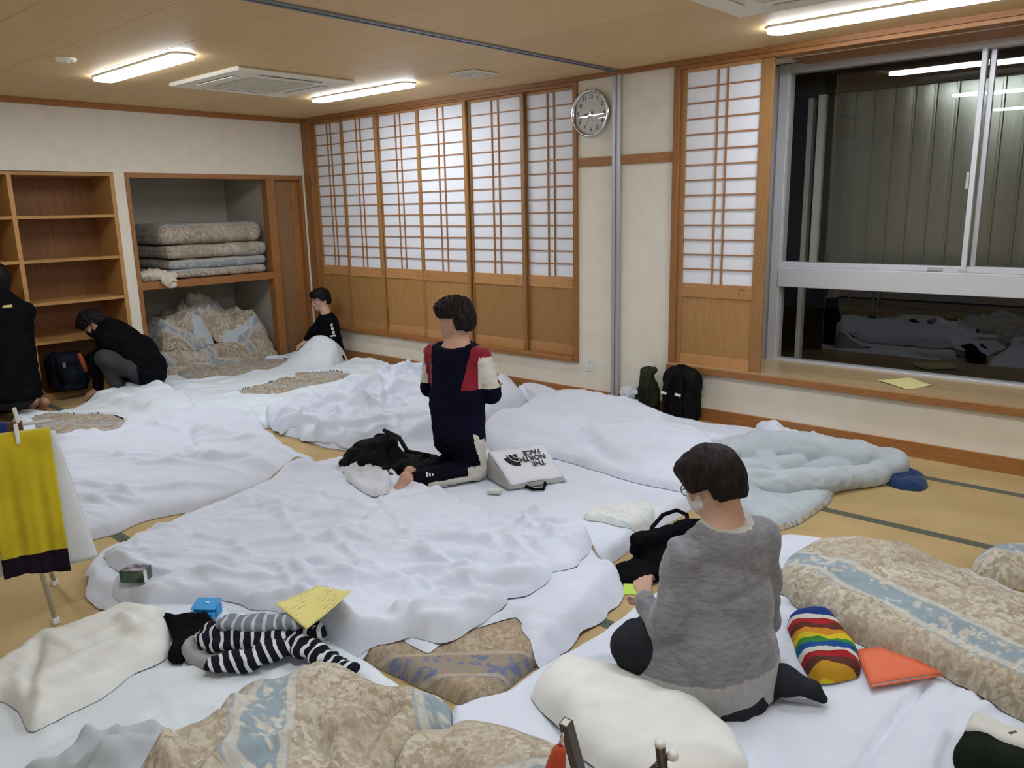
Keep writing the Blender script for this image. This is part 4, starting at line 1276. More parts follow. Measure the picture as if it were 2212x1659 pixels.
roll_stack()
S = SDF((-.20, -1.90, .82), (.10, -1.42, 1.16), .009)
S.ell((-.06, -1.74, 1.00), (.10, .13, .06), k=.03).ell((-.03, -1.60, .975), (.08, .09, .05), k=.03).ell((.03, -1.62, .925), (.035, .08, .055), k=.03)
S.plane((0, 0, .943), (.0, 0, -1)) if False else None
S.rough(.016, 16, 4, ridge=True)
sdf_obj('bundled_sheet', S, fabric('ivory_cotton', (0.60, 0.53, 0.44), .06), label='bundled ivory sheet spilling over the closet shelf edge', cat='sheet')

HS = HMAP.copy()
HMAP[:] = np.maximum(HMAP, np.where((HGX < 0) & (HGY > -1.9), .03, 0))
def lining(y0, y1, z0, z1, sl):
    def f(c):
        w = .05 * perlin2(c[:, 1] * 7, c[:, 2] * 7, 4.0)
        y, z = c[:, 1] + w, c[:, 2] + .8 * w + sl * (c[:, 1] - (y0 + y1) / 2)
        return ((y > y0) & (y < y1) & (z > z0) & (z < z1)).astype(int)
    return f
def heap(name, poly, mt, th, er, wr, seed, label, bumps=(), folds=(), rot=0.0, useed=0.0, lump=(.03, .25), fm=None):
    return drape(name, poly, mt, 0, th, er, .014, wr=wr, creases=[(26, rot + .5, .6, .35, .028)], lump=lump, seed=seed, world=True, label=label, cat='quilt', bumps=bumps, folds=folds, rot=rot, useed=useed, face_mat=fm)
heap('quilt', [(-.80, -1.82), (-.02, -1.82), (.02, -1.5), (.02, -1.0), (.01, -.52), (-.2, -.5), (-.8, -.52)], M['flo_in'], .10, .08, [(.02, .14, .9, 2)], 60, 'lowest floral quilt of the heap in the bottom of the closet', rot=1.3)
heap('quilt', [(-.78, -1.74), (-.08, -1.74), (-.02, -1.4), (-.01, -1.0), (-.03, -.54), (-.3, -.52), (-.78, -.56)], M['flo_in'], .11, .08, [(.03, .14, .9, 2)], 61, 'middle floral quilt of the heap in the bottom of the closet', rot=.4, useed=.8)
heap('quilt', [(-.74, -1.66), (-.16, -1.68), (-.08, -1.45), (-.10, -1.18), (-.25, -1.14), (-.74, -1.2)], [M['flo_in'], M['greyquilt']], .20, .16, [(.04, .16, .5, 2)], 62, 'floral quilt piled high at the left of the closet heap',
     bumps=[((-.35, -1.28), .2, .2, .13)], rot=.9, useed=1.7, fm=lining(-1.36, -1.17, .30, .56, .9))
heap('quilt', [(-.74, -1.22), (-.22, -1.24), (-.08, -1.1), (-.05, -.8), (-.08, -.56), (-.4, -.54), (-.74, -.58)], [M['flo_in'], M['greyquilt']], .17, .16, [(.04, .16, 1.2, 2)], 63, 'floral quilt thrown over the middle and right of the closet heap',
     bumps=[((-.4, -1.08), .2, .16, .22), ((-.3, -.85), .2, .2, .05)], rot=2.0, useed=2.6, fm=lining(-1.08, -.72, .29, .40, -.35))

# ================================================================== PEOPLE
M['skin'] = mat('skin', (0.47, 0.27, 0.185), 0.55, spec=0.35)
M['skin_pale'] = mat('pale_skin', (0.50, 0.31, 0.225), 0.55, spec=0.35)
M['lip'] = mat('lips', (0.36, 0.13, 0.10), 0.5)
M['eye_w'] = mat('eye_white', (0.65, 0.62, 0.58), 0.3)
M['eye_d'] = mat('dark_iris', (0.012, 0.008, 0.006), 0.25)
M['frame'] = mat('glasses_frame', (0.03, 0.028, 0.03), 0.3, 0.3)
def hairmat(n, c, hi):
    m = mat(n, c, 0.6, spec=0.14)
    t_ = NT(m)
    v_ = t_.coord('Object', (1, 1, .25))
    n_ = t_.noise(v_, 70, 3)
    t_.l(t_.ramp(n_, [(0.4, c), (0.75, hi)]), t_.b.inputs['Base Color'])
    t_.bump(n_, 0.5, 0.004)
    return m
M['hair'] = hairmat('black_hair', (0.005, 0.004, 0.004), (0.014, 0.011, 0.010))
M['hair_br'] = hairmat('brown_black_hair', (0.007, 0.0045, 0.004), (0.022, 0.013, 0.011))
M['navy'] = fabric('navy_jersey', (0.0040, 0.0038, 0.013), .15, 300, .9)
M['navy_p'] = fabric('navy_track_cloth', (0.0032, 0.0031, 0.0085), .15, 300, .8)
M['red'] = fabric('dark_red_jersey', (0.20, 0.012, 0.020), .1, 300, .9)
M['offwhite'] = fabric('offwhite_jersey', (0.55, 0.52, 0.45), .05, 300, .9)
M['blackcloth'] = fabric('black_cotton', (0.004, 0.004, 0.0055), .2, 300, .9)
M['charcoal'] = fabric('charcoal_cotton', (0.022, 0.023, 0.029), .15, 300, .9)
M['greypant'] = fabric('dark_grey_cotton', (0.045, 0.046, 0.048), .15, 300, .9)
M['heather'] = knit('heather_grey_knit', (0.235, 0.235, 0.255), (0.15, 0.15, 0.165), (.5, .5, 2.2))
M['heather_hem'] = knit('plain_grey_rib', (0.36, 0.36, 0.36), (0.31, 0.31, 0.31))
M['collar'] = fabric('pale_grey_collar', (0.42, 0.41, 0.38), .04)
M['mask'] = fabric('white_face_mask', (0.66, 0.65, 0.65), .03)
M['print_w'] = mat('white_print', (0.66, 0.66, 0.66), 0.6)

FH = np.array([_F[0], _F[1], 0]); FH /= np.linalg.norm(FH)
RH = np.array([_r[0], _r[1], 0.0])
ZZ = np.array([0, 0, 1.0])
def nrm(v):
    v = np.array(v, float); return v / np.linalg.norm(v)
class Head:
    def __init__(s, c, f, up=(0, 0, 1), size=1.0):
        s.c = np.array(c, float); s.f = nrm(f)
        s.r = nrm(np.cross(s.f, nrm(up))); s.u = np.cross(s.r, s.f); s.k = size
        s.R = np.array([s.r, s.f, s.u])
    def p(s, r, f, u):
        return s.c + (s.r * r + s.f * f + s.u * u) * s.k
    def skin(s, S):
        k = s.k
        S.ell(s.p(0, -.010, .020), np.array([.073, .092, .086]) * k, s.R, k=.01)
        S.ell(s.p(0, .032, -.050), np.array([.056, .058, .072]) * k, s.R, k=.03)
        S.ell(s.p(0, .058, -.102), np.array([.026, .022, .020]) * k, s.R, k=.03)
        for q in (-1, 1):
            S.cone(s.p(q * .050, -.005, -.055), s.p(q * .022, .060, -.100), .020 * k, .016 * k, k=.02)       # jaw
            S.ell(s.p(q * .040, .062, -.040), np.array([.022, .018, .020]) * k, s.R, k=.02)                  # cheek
            S.ell(s.p(q * .030, .082, .012), np.array([.024, .010, .008]) * k, s.R, k=.012)                  # brow
            S.ell(s.p(q * .074, -.012, -.022), np.array([.010, .019, .031]) * k, s.R, k=.006)                # ear
            S.ell(s.p(q * .084, -.006, -.018), np.array([.006, .010, .016]) * k, s.R, k=.004, carve=True)
        S.cone(s.p(0, .086, -.005), s.p(0, .104, -.040), .009 * k, .013 * k, k=.012)                        # nose
        S.ell(s.p(0, .096, -.045), np.array([.017, .011, .009]) * k, s.R, k=.008)
        S.cone(s.p(-.016, .086, -.071), s.p(.016, .086, -.071), .0085 * k, k=.01)                           # mouth
    def face(s, root, brows=True):
        for q in (-1, 1):
            S = SDF(s.p(q * .031, .082, -.010) - .03, s.p(q * .031, .082, -.010) + .03, .003)
            S.ell(s.p(q * .031, .0815, -.010), np.array([.013, .008, .0068]) * s.k, s.R, k=0)
            ey = sdf_obj('eye', S, M['eye_w'], root)
            S = SDF(s.p(q * .031, .088, -.010) - .03, s.p(q * .031, .088, -.010) + .03, .0025)
            S.ell(s.p(q * .031, .0865, -.010), np.array([.0065, .005, .0062]) * s.k, s.R, k=0)
            nest(sdf_obj('iris', S, M['eye_d'], root), ey)
            if brows:
                tube('eyebrow', [s.p(q * .015, .094, .014) - np.array(root.location), s.p(q * .034, .091, .019) - np.array(root.location), s.p(q * .050, .080, .013) - np.array(root.location)], [.003, .0035, .002], M['hair'], root, 6)
        S = SDF(s.p(0, .09, -.071) - .04, s.p(0, .09, -.071) + .04, .003)
        S.ell(s.p(0, .0915, -.067), np.array([.019, .006, .0035]) * s.k, s.R, k=.003).ell(s.p(0, .0915, -.0745), np.array([.016, .006, .0042]) * s.k, s.R, k=.002)
        sdf_obj('lips', S, M['lip'], root)
    def glasses(s, root):
        o = np.array(root.location)
        br = tube('glasses', [s.p(-.010, .102, -.008) - o, s.p(0, .106, -.004) - o, s.p(.010, .102, -.008) - o], .0015, M['frame'], root, 6)
        for q in (-1, 1):
            pts = []
            for i in range(17):
                a = 2 * math.pi * i / 16
                pts.append(s.p(q * .033 + .024 * math.cos(a), .103 - abs(.033 + q * .024 * math.cos(a)) * .12, -.012 + .019 * math.sin(a)) - o)
            nest(tube('glasses_rim', pts, .0016, M['frame'], root, 6), br)
            tm = tube('glasses_temple', [s.p(q * .057, .096, -.006) - o, s.p(q * .079, .055, -.004) - o, s.p(q * .084, -.008, .002) - o, s.p(q * .082, -.028, -.018) - o], .0016, M['frame'], root, 6)
            nest(tm, br)
    def hair(s, root, m, vol=.018, fringe=.030, nape=-.085, side=-.02, amp=.006, seed=0.0, vox=.005, tuft=0.0, back=1.0, label=None):
        k = s.k
        S = SDF(s.c - .20 * k, s.c + .20 * k, vox)
        S.ell(s.p(0, -.012, .022), (np.array([.073, .092, .086]) + vol) * k, s.R, k=0)
        S.ell(s.p(0, -.045, -.020), (np.array([.064, .062, .085]) * back + vol * .8) * k, s.R, k=.03)
        for q in (-1, 1):
            S.ell(s.p(q * .055, .015, .0), np.array([.028 + vol * .4, .055, .050]) * k, s.R, k=.02)
        S.ell(s.p(0, .055, .065), np.array([.062 + vol * .4, .045 + vol, .038]) * k, s.R, k=.03)
        S.rough(amp, 42, seed, (1, 1, .3), True, s.R)
        # opening for the face, cut around the ears and at the nape
        G = S.grid(); q = (G - s.c) @ s.R.T / k
        r_, f_, u_ = q[..., 0], q[..., 1], q[..., 2]
        wob = .006 * np.sin(r_ * 190 + seed) + .004 * np.sin(r_ * 83 + 2 + seed)
        fa, fb = f_ - .030 - .22 * np.clip(-.02 - u_, 0, .1), (fringe + wob + .10 * np.maximum(np.abs(r_) - .045, 0) * -3) - u_
        face = -np.log(np.exp(-fa / .016) + np.exp(-fb / .016)) * .016
        S.D = np.maximum(S.D, (face * k).astype(np.float32))
        ear = np.minimum(np.minimum(f_ + .032, side - u_ + wob * .5), np.abs(r_) - .035)
        S.D = np.maximum(S.D, (ear * k).astype(np.float32))
        nap = (nape + wob + .45 * np.maximum(np.abs(r_) - .03, 0)) - u_
        S.D = np.maximum(S.D, (nap * k).astype(np.float32))
        neckfront = np.minimum(f_ + .025, -.03 - u_)
        S.D = np.maximum(S.D, (neckfront * k).astype(np.float32))
        return sdf_obj('hair', S, m, root, smooth_it=1, label=label)
    def facemask(s, root, m):
        S = SDF(s.c - .19, s.c + .19, .004)
        S.ell(s.p(0, .032, -.055), np.array([.064, .070, .070]) * s.k, s.R, k=0).cone(s.p(0, .09, -.03), s.p(0, .085, -.09), .022 * s.k, k=.03)
        G = S.grid(); q = (G - s.c) @ s.R.T / s.k
        S.D = np.maximum(S.D, (np.maximum(q[..., 2] + .022 + np.maximum(0, .05 - q[..., 1]) * .8, .012 - q[..., 1]) * s.k).astype(np.float32))
        S.D = np.maximum(S.D, (-.128 - q[..., 2]).astype(np.float32) * s.k)
        o_ = sdf_obj('face_mask', S, m, root)
        oo = np.array(root.location)
        for q_ in (-1, 1):
            e_ = tube('ear_loop', [s.p(q_ * .064, .03, -.040) - oo, s.p(q_ * .078, .0, -.015) - oo, s.p(q_ * .082, -.028, .004) - oo, s.p(q_ * .078, -.03, -.03) - oo, s.p(q_ * .062, .02, -.085) - oo], .0015, m, root, 5)
            nest(e_, o_)
        return o_

def add_hand(S, w, d, n, side, curl=.5, k=1.0, spread=.16):
    """palm, four bent fingers of unequal length and a thumb from the side of the palm; n = back of hand"""
    w = np.array(w, float); d = nrm(d); n = nrm(np.array(n) - d * np.dot(n, d)); l = np.cross(d, n) * side
    S.cone(w, w + d * .045 * k, .022 * k, .026 * k, k=.01, flat=(n, 1.6))
    for q in (-.024, -.008, .008, .024):
        S.cone(w + d * .03 * k + l * q * .6 * k, w + d * .082 * k + l * q * k, .013 * k, .0115 * k, k=.008)
    for q, ln in ((-.027, .058), (-.009, .074), (.009, .080), (.027, .070)):
        b = w + d * .084 * k + l * q * k
        a = 0.25 * curl
        dd = d + l * q * spread * 40 * .1
        for seg, r0, r1 in ((.45, .0098, .009), (.31, .009, .0082), (.24, .0082, .007)):
            v = nrm(dd) * math.cos(a) - n * math.sin(a)
            e = b + v * ln * seg * k
            S.cone(b, e, r0 * k, r1 * k, k=.002)
            b = e; a += 0.85 * curl
    b = w + d * .022 * k + l * .024 * k
    v = nrm(d * .6 + l * .75 - n * .25)
    e = b + v * .042 * k; S.cone(b, e, .0135 * k, .0105 * k, k=.006)
    v = nrm(d * .85 + l * .35 - n * .3); S.cone(e, e + v * .032 * k, .0105 * k, .0085 * k, k=.003)

def lims(pts, m):
    pts = np.array(pts); return pts.min(0) - m, pts.max(0) + m

# ---------------------------------------------------------------- boy kneeling upright, seen from behind
def kneeling_boy():
    h = nrm((-.22, .975, 0)); rt = np.array([h[1], -h[0], 0])
    bz = .078
    pel = atd(992, 945, 4.40)
    hd = Head(atd(981, 684, 4.38), -RH * .93 + FH * .33 - ZZ * .06, ZZ, .92)
    root = empty('person', (pel[0], pel[1], bz), 'person kneeling upright in a navy, red and white sweatshirt, looking to the left', 'person')
    neck = atd(988, 742, 4.42)
    chest = atd(987, 782, 4.42); belly = atd(987, 870, 4.41)
    shl, shr = chest - rt * .152 + ZZ * .030, chest + rt * .152 + ZZ * .030
    ell_, elr = chest - rt * .20 - ZZ * .165 + h * .02, chest + rt * .205 - ZZ * .165 + h * .02
    wl, wr_ = ell_ + h * .20 + rt * .10 - ZZ * .02, elr + h * .20 - rt * .10 - ZZ * .0
    h2 = nrm((.36, .93, 0)); r2 = np.array([h2[1], -h2[0], 0])
    hl, hr = pel - r2 * .070, pel + r2 * .075
    kl = np.array([*(pel - r2 * .080 + h2 * .05)[:2], bz + .068]); kr = np.array([*(pel + r2 * .085 + h2 * .05)[:2], bz + .068])
    ar = kr - h2 * .37 - ZZ * .015; al = ar - r2 * .075 + h2 * .05
    lo, hi = lims([hd.c, shl, shr, ell_, elr, wl, wr_, kl, kr, al, ar], .24)
    lo[2] = bz - .03
    B = SDF(lo, hi, .0065)
    hd.skin(B)
    B.cone(hd.p(0, -.03, -.06), neck, .052, .056, k=.03)
    B.cone(neck, chest, .06, .11, k=.04, flat=(h, 1.3)).cone(chest, belly, .125, .12, k=.04, flat=(h, 1.4)).cone(belly, pel, .12, .13, k=.04, flat=(h, 1.3))
    for a, b, c in ((shl, ell_, wl), (shr, elr, wr_)):
        B.cone(chest, a, .06, .05, k=.03).cone(a, b, .045, .036, k=.02).cone(b, c, .036, .026, k=.01)
    add_hand(B, wl, h * .6 + rt * .6, ZZ, -1, .7); add_hand(B, wr_, h * .6 - rt * .6, ZZ, 1, .7)
    for hp, kn, an, sd in ((hl, kl, al, -1), (hr, kr, ar, 1)):
        B.cone(hp, kn, .08, .058, k=.03).cone(kn, an, .055, .036, k=.015)
        heel = an - h2 * .030 + ZZ * .030; ball = np.array([*(an - h2 * .080)[:2], bz + .022])
        B.cone(an, heel, .036, .033, k=.015).cone(heel, ball, .034, .030, k=.012, flat=(h2, 1.25))
        for q, ln in ((-.028, .026), (-.013, .026), (.001, .028), (.014, .03), (.028, .034)):
            q *= sd * -1
            B.cone(ball + r2 * q, ball + r2 * q * 1.05 + h2 * ln - ZZ * .010, .0105, .009, k=.006)
    sdf_obj('body', B, M['skin'], root)
    hd.face(root)
    hd.hair(root, M['hair_br'], vol=.025, fringe=.004, nape=-.086, side=.004, amp=.009, seed=3.0, back=1.06)
    # sweatshirt
    S = SDF(lo, hi, .0065)
    S.cone(chest + ZZ * .012, belly, .158, .162, k=.03, flat=(h, 1.42)).cone(belly, pel + ZZ * .012, .160, .158, k=.03, flat=(h, 1.28))
    S.cone(neck - ZZ * .025, chest, .064, .12, k=.03, flat=(h, 1.2))
    for a, b, c in ((shl, ell_, wl), (shr, elr, wr_)):
        S.cone(neck - ZZ * .03, a, .052, .062, k=.03).cone(a, b, .064, .056, k=.02).cone(b, c, .056, .038, k=.012)
    S.plane(pel + ZZ * .008, (0, 0, -1)); S.plane(neck + ZZ * .004, ZZ + h * -.15)
    S.rough(.0055, 13, 7, (1, 1, 1.6), True)
    def fm(p):
        q = p - chest
        a = q @ rt; z = p[:, 2]; f = q @ h
        zb = chest[2] - .128
        out = np.zeros(len(p), int)
        band = (np.abs(a) > .118 - .10 * np.clip((chest[2] - z), -.1, .12)) & (z > zb)
        out[band] = 1
        wh = band & (np.abs(a) > .172 + .10 * np.clip(z - chest[2] + .02, 0, .2)) & (z < chest[2] + .045)
        out[wh] = 2
        return out
    sdf_obj('sweatshirt', S, [M['navy'], M['red'], M['offwhite']], root, face_mat=fm)
    S = SDF(lo, hi, .0065)
    S.ell(pel - ZZ * .01, (.155, .118, .12), np.array([rt, h, ZZ]), k=0)
    for hp, kn, an in ((hl, kl, al), (hr, kr, ar)):
        S.cone(hp, kn, .094, .074, k=.03).cone(kn, an + h2 * .03, .070, .055, k=.02)
    S.plane(pel + ZZ * .06, ZZ)
    S.rough(.006, 14, 9, (1, 1, 1.4), True)
    def fp(p):
        q = p - pel; a = q @ r2; f = q @ h2
        out = np.zeros(len(p), int)
        ax_f = .05 * np.clip((pel[2] - p[:, 2]) / (pel[2] - kr[2]), 0, 1)
        out[(f - ax_f > .018) & (a > .105) & (p[:, 2] < pel[2] + .05)] = 1
        out[(f < -.02) & (p[:, 2] < bz + .052) & (a > .075)] = 1
        out[(f > -.02) & (p[:, 2] < bz + .10) & (a > .125)] = 1
        out[f < -.245] = 2
        return out
    sdf_obj('track_pants', S, [M['navy_p'], M['offwhite'], M['blackcloth']], root, face_mat=fp)
    # pale three-sided mark near the cuff
    c = ar + h2 * .085 + r2 * .052 + ZZ * .034 - np.array(root.location)
    bm = bmesh.new()
    for k in range(3):
        b0 = Vector(c - h2 * (.016 * k - .016)); hh = .010 + .007 * k
        vv = [bm.verts.new(b0 + Vector(x)) for x in (h2 * .004, -h2 * .004, -h2 * .004 + ZZ * hh - r2 * .004, h2 * .004 + ZZ * hh - r2 * .004)]
        bm.faces.new(vv)
        ww = [bm.verts.new(v.co + Vector(r2 * .004)) for v in vv]; bm.faces.new(ww[::-1])
        for i in range(4): bm.faces.new((vv[i], ww[i], ww[(i + 1) % 4], vv[(i + 1) % 4]))
    bm_obj('printed_emblem', bm, M['print_w'], root)
    return root
kneeling_boy()

# ---------------------------------------------------------------- person in the grey cardigan, sitting with their back to us
def grey_person():
    h = nrm((-.92, .40, 0)); rt = np.array([h[1], -h[0], 0])
    bz = .068
    hip = np.array([*at(1560, 1492, bz + .12)[:2], bz + .12]); hip = atd(1540, 1440, 2.470)
    hd = Head(atd(1533, 1034, 2.490), -RH * .72 + FH * .60 - ZZ * .48, ZZ + h * .15, .86)
    root = empty('person', (hip[0], hip[1], bz), 'person in a grey knitted cardigan and white face mask sitting on the floor', 'person')
    neck = atd(1566, 1122, 2.490)
    chest = atd(1562, 1205, 2.495); mid = atd(1552, 1330, 2.485)
    shl, shr = chest - rt * .145 + ZZ * .035, chest + rt * .140 + ZZ * .035
    ell_ = atd(1442, 1352, 2.390); wl = atd(1396, 1304, 2.530)
    elr = atd(1652, 1335, 2.610); wr_ = atd(1500, 1300, 2.770)
    hl, hr = hip - rt * .10 + h * .02, hip + rt * .10 + h * .02
    kl = atd(1378, 1398, 2.470); kl[2] = max(kl[2], bz + .09)
    fl = kl + h * .20 + rt * .22; fl[2] = bz + .05
    kr = hip + h * .34 + rt * .22; kr[2] = bz + .085
    fr_ = at(1755, 1492, bz + .036)
    mr = at(1690, 1468, bz + .058)
    lo, hi = lims([hd.c, shl, shr, ell_, elr, wl, wr_, kl, kr, fl, fr_, hip], .20); lo[2] = bz - .03
    B = SDF(lo, hi, .0062)
    hd.skin(B)
    B.cone(hd.p(0, -.03, -.06), neck, .048, .052, k=.03)
    B.cone(neck, chest, .055, .10, k=.04, flat=(h, 1.3)).cone(chest, mid, .12, .12, k=.04, flat=(h, 1.4)).cone(mid, hip, .12, .14, k=.04, flat=(h, 1.2))
    for a, b, c in ((shl, ell_, wl), (shr, elr, wr_)):
        B.cone(chest, a, .055, .045, k=.03).cone(a, b, .042, .034, k=.02).cone(b, c, .034, .024, k=.01)
    add_hand(B, wl, h * .7 + rt * .35 + ZZ * .25, -rt * .6 + ZZ * .8, -1, .8); add_hand(B, wr_, h * .5 - rt * .7, ZZ, 1, .7)
    B.cone(hl, kl, .075, .055, k=.03).cone(kl, fl, .05, .035, k=.015).cone(fl, fl + rt * .10 - ZZ * .01, .035, .025, k=.01)
    B.cone(hr, kr, .075, .055, k=.03)
    sdf_obj('body', B, M['skin_pale'], root)
    hd.face(root, False)
    hd.hair(root, M['hair_br'], vol=.023, fringe=.000, nape=-.092, side=-.030, amp=.0035, seed=8.0, back=1.14, vox=.0045)
    hd.facemask(root, M['mask'])
    hd.glasses(root)
    # cardigan
    S = SDF(lo, hi, .0062)
    S.cone(chest, mid, .150, .176, k=.03, flat=(h, 1.35)).cone(mid, hip + ZZ * .0, .178, .222, k=.04, flat=(h, 1.3)).cone(hip, hip - ZZ * .05, .222, .214, k=.02, flat=(h, 1.28)).ell(hip - rt * .12 + h * .05, (.13, .10, .10), np.array([rt, h, ZZ]), k=.05)
    S.cone(neck - ZZ * .02, chest, .064, .115, k=.03, flat=(h, 1.15))
    for a, b, c, k_ in ((shl, ell_, wl, 1), (shr, elr, wr_, 1)):
        S.cone(neck - ZZ * .03, a, .05, .062, k=.035).cone(a, b, .066, .058, k=.02).cone(b, c, .056, .040, k=.012)
    S.plane(hip - ZZ * .045 + h * .0, -ZZ + h * .12); S.plane(neck + ZZ * .010, ZZ - h * .25)
    S.rough(.010, 6, 17, (1, 1, 1.9), True); S.rough(.0018, 26, 18, (1, 1, 2.0), True)
    def fm(p):
        out = np.zeros(len(p), int)
        q = (p - hip)
        zz = p[:, 2] + (q @ h) * .12
        body = np.linalg.norm(q[:, :2], axis=1) < .30
        out[(zz < hip[2] + .030) & body & (p[:, 2] < hip[2] + .09)] = 1
        dn = np.linalg.norm((p - neck)[:, :2], axis=1)
        out[(dn < .088) & (p[:, 2] > neck[2] - .028)] = 2
        return out
    sdf_obj('cardigan', S, [M['heather'], M['heather_hem'], M['collar']], root, face_mat=fm)
    S = SDF(lo, hi, .0065)
    S.ell(hip - ZZ * .065 - h * .015, (.185, .165, .12), np.array([rt, h, ZZ]), k=0)
    S.cone(hl, kl, .09, .082, k=.03).cone(kl, fl, .078, .055, k=.02)
    S.cone(hr, kr, .09, .075, k=.03)
    S.cone(hip + rt * .08 - ZZ * .07, mr, .070, .050, k=.03).cone(mr, fr_, .048, .028, k=.015, flat=(ZZ, 1.15)).cone(fr_, fr_ + (fr_ - mr) * .35 - ZZ * .012, .030, .016, k=.01)
    S.plane((0, 0, bz - .004), -ZZ)
    S.rough(.004, 14, 19, (1, 1, 1), True)
    sdf_obj('trousers', S, M['charcoal'], root)
    # folded green slip in the left hand
    c = wl + h * .075 + rt * .01 + ZZ * .012
    P0 = empty('paper', tuple(c), 'bright green folded paper held in the hand of the person in grey', 'paper')
    bm = bmesh.new()
    a1, a2 = h * .032 + rt * .02, rt * .034 - h * .02 + ZZ * .010
    for s_ in (0, 1):
        vv = [bm.verts.new(Vector(a1 * x + a2 * y + ZZ * (.002 * s_ + .010 * abs(y)))) for x, y in ((-1, -1), (1, -1), (1, 0), (-1, 0))]
        ww = [bm.verts.new(Vector(a1 * x + a2 * y + ZZ * (.002 * s_ + .010 * abs(y)))) for x, y in ((1, 1), (-1, 1))]
        bm.faces.new(vv if s_ else vv[::-1]); f2 = [vv[3], vv[2], ww[0], ww[1]]; bm.faces.new(f2 if s_ else f2[::-1])
    bm_obj('sheet', bm, mat('lime_paper', (0.42, 0.60, 0.08), .8), P0)
    return root
grey_person()

# ---------------------------------------------------------------- boy crouching at the bookcase
def crouching_boy():
    h = nrm(-RH * .95 - FH * .30); rt = np.array([h[1], -h[0], 0])
    bz = 0.004
    D0 = 6.86
    hip = atd(318, 800, D0); hd = Head(atd(198, 697, D0 - .02), h * .72 - ZZ * .72, ZZ * .72 + h * .72, .92)
    root = empty('person', (*at(268, 838, 0)[:2], bz), 'person crouching in a black hoodie and grey trousers, reaching into the bookcase', 'person')
    neck = atd(228, 712, D0); chest = atd(252, 735, D0); mid = atd(295, 765, D0)
    sn, sf = chest - FH * .12 + ZZ * .02, chest + FH * .16 + ZZ * .02
    en = atd(207, 790, D0 + .02); wn = atd(214, 838, D0 - .03); ef = atd(200, 775, D0 + .2); wf_ = atd(178, 812, D0 + .20)
    kn = atd(226, 775, D0 - .16); kf = atd(215, 778, D0 + .2)
    an = atd(262, 834, D0 - .06); an[2] = bz + .06; af = an + FH * .22
    hn, hf = hip - FH * .08, hip + FH * .10
    lo, hi = lims([hd.c, sn, sf, en, wn, ef, wf_, kn, kf, an, af, hip], .2); lo[2] = -.02
    B = SDF(lo, hi, .0085)
    hd.skin(B)
    B.cone(hd.p(0, -.03, -.06), neck, .05, .055, k=.03).cone(neck, chest, .06, .12, k=.04).cone(chest, mid, .12, .12, k=.04).cone(mid, hip, .12, .12, k=.04)
    for a, b, c in ((sn, en, wn), (sf, ef, wf_)):
        B.cone(a, b, .045, .036, k=.02).cone(b, c, .036, .026, k=.01)
    add_hand(B, wn, nrm(h * .75 - ZZ * .45), ZZ * .8 + h * .3 - FH * .4, 1, .45, 1.1, .3); add_hand(B, wf_, h - ZZ * .2, ZZ, -1, .5)
    for a, b, c in ((hn, kn, an), (hf, kf, af)):
        B.cone(a, b, .075, .055, k=.03).cone(b, c, .052, .038, k=.015)
        B.cone(c + ZZ * -.02 - h * .04, c + h * .14 - ZZ * .035, .034, .024, k=.02)
    sdf_obj('body', B, M['skin'], root)
    hd.face(root)
    hd.hair(root, M['hair'], vol=.026, fringe=.008, nape=-.085, side=-.0, amp=.008, seed=5.0, vox=.007, back=1.08)
    hd.facemask(root, fabric('black_face_mask', (.02, .014, .016)))
    S = SDF(lo, hi, .0085)
    S.cone(chest, mid, .165, .170, k=.03, flat=(FH, 1.05)).cone(mid, hip + ZZ * .03, .168, .165, k=.03).cone(neck, chest, .085, .13, k=.03)
    S.ell(neck + ZZ * .045 - h * .045, (.085, .12, .05), np.array([h, FH, ZZ]), k=.03)
    for a, b, c in ((sn, en, wn), (sf, ef, wf_)):
        S.cone(chest, a, .09, .075, k=.03).cone(a, b, .072, .060, k=.02).cone(b, c, .058, .042, k=.012)
    S.plane(hip - ZZ * .075 - h * .02, -ZZ - h * .25)
    S.rough(.008, 11, 27, (1, 1, 1.4), True)
    sdf_obj('hoodie', S, M['blackcloth'], root)
    S = SDF(lo, hi, .0085)
    S.ell(hip - ZZ * .03, (.16, .17, .12), np.array([h, FH, ZZ]), k=0)
    for a, b, c in ((hn, kn, an), (hf, kf, af)):
        S.cone(a, b, .098, .080, k=.03).cone(b, c, .075, .055, k=.02)
    S.plane((0, 0, bz + .03), -ZZ)
    S.rough(.006, 12, 29, (1, 1, 1), True)
    def fp(p):
        out = np.zeros(len(p), int); out[(p - mid) @ h < -.02] = 1; return out
    sdf_obj('trousers', S, [M['greypant'], M['navy_p']], root, face_mat=fp)
    o = np.array(root.location)
    tube('drawstring', [atd(251, 782, D0 - .19) - o, atd(249, 788, D0 - .185) - o, atd(250, 795, D0 - .18) - o], .006, M['print_w'], root, 6)
    return root
crouching_boy()

